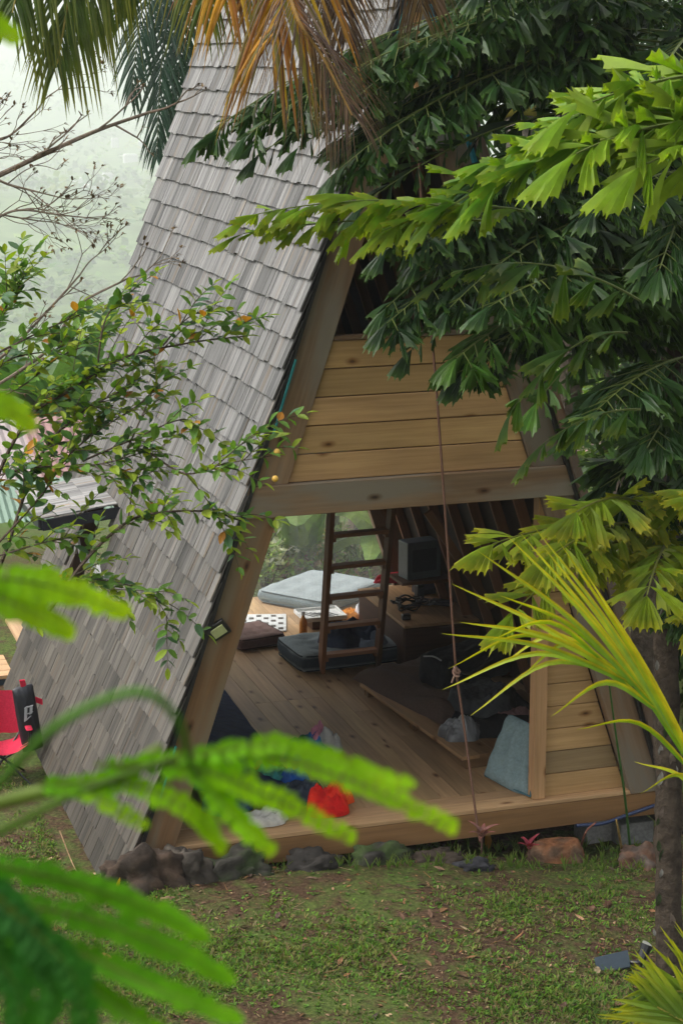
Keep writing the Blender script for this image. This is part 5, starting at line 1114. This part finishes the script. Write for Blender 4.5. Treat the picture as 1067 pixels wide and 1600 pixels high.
# ---- ground cover, grass and litter
r = random.Random(3); gb = MB(); GC = [(.10, .20, .022), (.14, .25, .03), (.06, .12, .018), (.15, .18, .04), (.19, .16, .07)]
def gpatch(x, y): return noise.noise(V((x*1.1, y*1.1, 11)))+.6*noise.noise(V((x*3.3, y*3.3, 4)))
cnt = 0
while cnt < 36000:
    px, py = r.uniform(-60, 1130), r.uniform(1180, 1680); q = PZ(px, py, -.43)
    if q.y > -.12 and q.x > -2.0+q.y*0 and q.y < 4.5: cnt += .3; continue
    g_v = gpatch(q.x, q.y)+.12*math.sin(q.x*2.1); cnt += 1
    if r.random() > .42+g_v*1.15: continue
    z_ = gz(q.x, q.y); hh = r.uniform(.012, .042)*(1+.7*max(0, g_v)); c_ = jit(r.choice(GC), .25, r)
    for _ in range(3):
        d_ = V((r.uniform(-1, 1), r.uniform(-1, 1), r.uniform(.25, 1.2))).normalized(); s_ = V((d_.y, -d_.x, 0)).normalized()*r.uniform(.0022, .006); b_ = V((q.x+r.uniform(-.012, .012), q.y+r.uniform(-.012, .012), z_-.003))
        gb.add([b_-s_*.6, b_+s_*.6, b_+d_*hh*.6+s_, b_+d_*hh-UPV*hh*.15, b_+d_*hh*.6-s_], [(0, 1, 2, 3, 4)], c_, [(0, 0, 0)]*5)
for k in range(900):   # broader weeds
    px, py = r.uniform(-40, 1100), r.uniform(1290, 1660); q = PZ(px, py, -.43)
    if q.y > -.12: continue
    z_ = gz(q.x, q.y); c_ = jit((.10, .19, .03), .3, r)
    for _ in range(5): a = r.uniform(0, 2*PI); leaf(gb, V((q.x, q.y, z_)), V((math.cos(a), math.sin(a), r.uniform(.2, .8))), UPV, r.uniform(.012, .03), r.uniform(.008, .016), c_)
for x0_, n_, sx in ((None, 130, 1),):  # taller tufts along the deck edge
    for k in range(330):
        q = GH(r.uniform(200, 1010), r.uniform(1322, 1362)); z_ = gz(q.x, q.y)
        for _ in range(5):
            d_ = V((r.uniform(-.5, .5), r.uniform(-.5, .5), 1)); blade(gb, V((q.x, q.y, z_)), d_, V((0, -1, 0)), r.uniform(.05, .13), .007, jit((.10, .20, .03), .25, r), (.2, .22, .05), .5, 3)
tag(gb.build('grass', M_grass), kind='stuff', label='short patchy grass and weeds growing over the red soil', cat='grass')
lt_ = MB(); LC = [(.20, .11, .06), (.12, .07, .045), (.30, .20, .12), (.09, .06, .045), (.22, .11, .05)]
for k in range(5200):
    px, py = r.uniform(-60, 1130), r.uniform(1190, 1680); q = PZ(px, py, -.43)
    if q.y > -.1 and q.x > -2.0 and q.y < 4.5: continue
    z_ = gz(q.x, q.y); a = r.uniform(0, 2*PI); L_ = r.uniform(.008, .035) if r.random() < .96 else r.uniform(.05, .09); d_ = V((math.cos(a), math.sin(a), r.uniform(-.05, .3)))
    leaf(lt_, V((q.x, q.y, z_+.004)), d_, (UPV+V((r.uniform(-.5, .5), r.uniform(-.5, .5), 0))).normalized(), L_, L_*r.uniform(.15, .55), jit(r.choice(LC), .3, r), curl=r.uniform(-.3, .3))
for k in range(260):
    px, py = r.uniform(-40, 1120), r.uniform(1290, 1660); q = PZ(px, py, -.43)
    if q.y > -.1: continue
    a = r.uniform(0, 2*PI); L_ = r.uniform(.03, .13); z_ = gz(q.x, q.y)+.006; tube(lt_, [V((q.x, q.y, z_)), V((q.x+L_*math.cos(a), q.y+L_*math.sin(a), z_+r.uniform(0, .015)))], .002, .001, 4, jit(r.choice(LC), .3, r))
tag(lt_.build('leaf_litter', M_bark), kind='stuff', label='dry leaves and twigs scattered over the lawn', cat='leaf litter')
q = GH(366, 1392/1.0); q = GH(182, 1392); mb = MB(); leaf(mb, q+UPV*.01, V((.4, -.2, 1.2)), V((0, -1, .3)), .075, .02, (.60, .33, .02)); tag(mb.build('fallen_leaf', M_leaf), 'single yellow leaf standing in the soil at the left', 'leaf')
q = GH(148, 1502); mb = MB(); leaf(mb, q+UPV*.012, V((1, -.4, .25)), V((0, -.5, 1)), .10, .06, (.42, .18, .07)); tag(mb.build('fallen_leaf', M_leaf), 'curled orange brown dead leaf lower left on the lawn', 'leaf')
mb = MB(); tube(mb, bez([GH(95, 1325)+UPV*.12, GH(115, 1360)+UPV*.04, GH(130, 1380)+UPV*.02], 8), .005, .003, 5, (.25, .16, .09)); tag(mb.build('fallen_stick', M_bark), 'thin dry stick leaning on the soil mound at the left', 'stick')
# cordylines
def cordy(label, px, py, h, col, seed, n=9, L_=.15):
    r = random.Random(seed); b_ = GH(px, py); t_ = thing('cordyline', label, 'plant', b_); mb = MB(); c = b_+UPV*h; tube(mb, [b_, c], .008, .006, 6, (.14, .08, .06)); mb.build('stem', M_bark, t_, smooth=True)
    for k in range(n):
        a = 2.4*k; mb = MB(); blade(mb, c-UPV*.01*k*.5, V((math.cos(a), math.sin(a), r.uniform(.5, 1.4))), UPV, L_*r.uniform(.7, 1.1), .035, jit(col, .2, r), mix(col, (.45, .10, .10), .5), .5, 5); mb.build('leaf', M_gloss, t_)
cordy('pale pinkish cordyline with drooping leaves below the rope', 752, 1340, .17, (.30, .15, .13), 1, 9, .15)
cordy('small dark red cordyline in front of the cut stump', 826, 1352, .14, (.26, .03, .055), 2, 8, .12)
q = GH(758, 1330); mb = MB(); leaf(mb, q+V((0, -.02, .15)), V((.1, -.1, -1)), V((0, -1, 0)), .14, .05, (.45, .22, .03)); tag(mb.build('withered_leaf', M_leaf), 'yellow brown withered leaf hanging at the foot of the pinkish cordyline', 'leaf')
b_ = GH(985, 1335); mb = MB(); tube(mb, bez([b_, PY(975, 1240, -.25), PY(962, 1150, -.3), PY(950, 1060, -.35)], 16), .009, .005, 6, (.05, .13, .03)); o = mb.build('green_stem', M_gloss, None, smooth=True); tag(o, 'thin bare green stem rising in front of the right plank wall', 'stem')
b_ = GH(972, 1335); mb = MB(); tube(mb, bez([b_, PY(966, 1300, -.25), PY(962, 1280, -.25)], 8), .009, .006, 6, (.22, .15, .05)); tag(mb.build('plant_stub', M_bark, None, smooth=True), 'short yellowish cut stem beside the thin green one', 'stem')
mb = MB(); tube(mb, bez([GH(905, 1335)+UPV*.03, PY(915, 1300, -.2), PY(930, 1285, -.18)], 8), .008, .006, 6, (.26, .11, .08)); tag(mb.build('red_branch', M_bark, None, smooth=True), 'short reddish stick leaning between stump and deck', 'stick')

# ================================================================== HAZE
hb_ = MB(); x0, x1, y0, y1, z0, z1 = -4200, 4200, -60, 5600, -190, 420
hb_.add([(x0, y0, z0), (x1, y0, z0), (x1, y1, z0), (x0, y1, z0), (x0, y0, z1), (x1, y0, z1), (x1, y1, z1), (x0, y1, z1)], BF, WHITE)
hm = bpy.data.materials.new('haze'); hm.use_nodes = True; t = hm.node_tree; t.nodes.remove(t.nodes['Principled BSDF'])
pv = N(t, 'VolumePrincipled'); pv.inputs['Color'].default_value = (.97, .98, 1, 1); pv.inputs['Density'].default_value = .00056; pv.inputs['Anisotropy'].default_value = 0
t.links.new(pv.outputs[0], t.nodes['Material Output'].inputs['Volume'])
hz_ = hb_.build('haze', hm); tag(hz_, kind='stuff', label='pale mist filling the valley air', cat='haze')
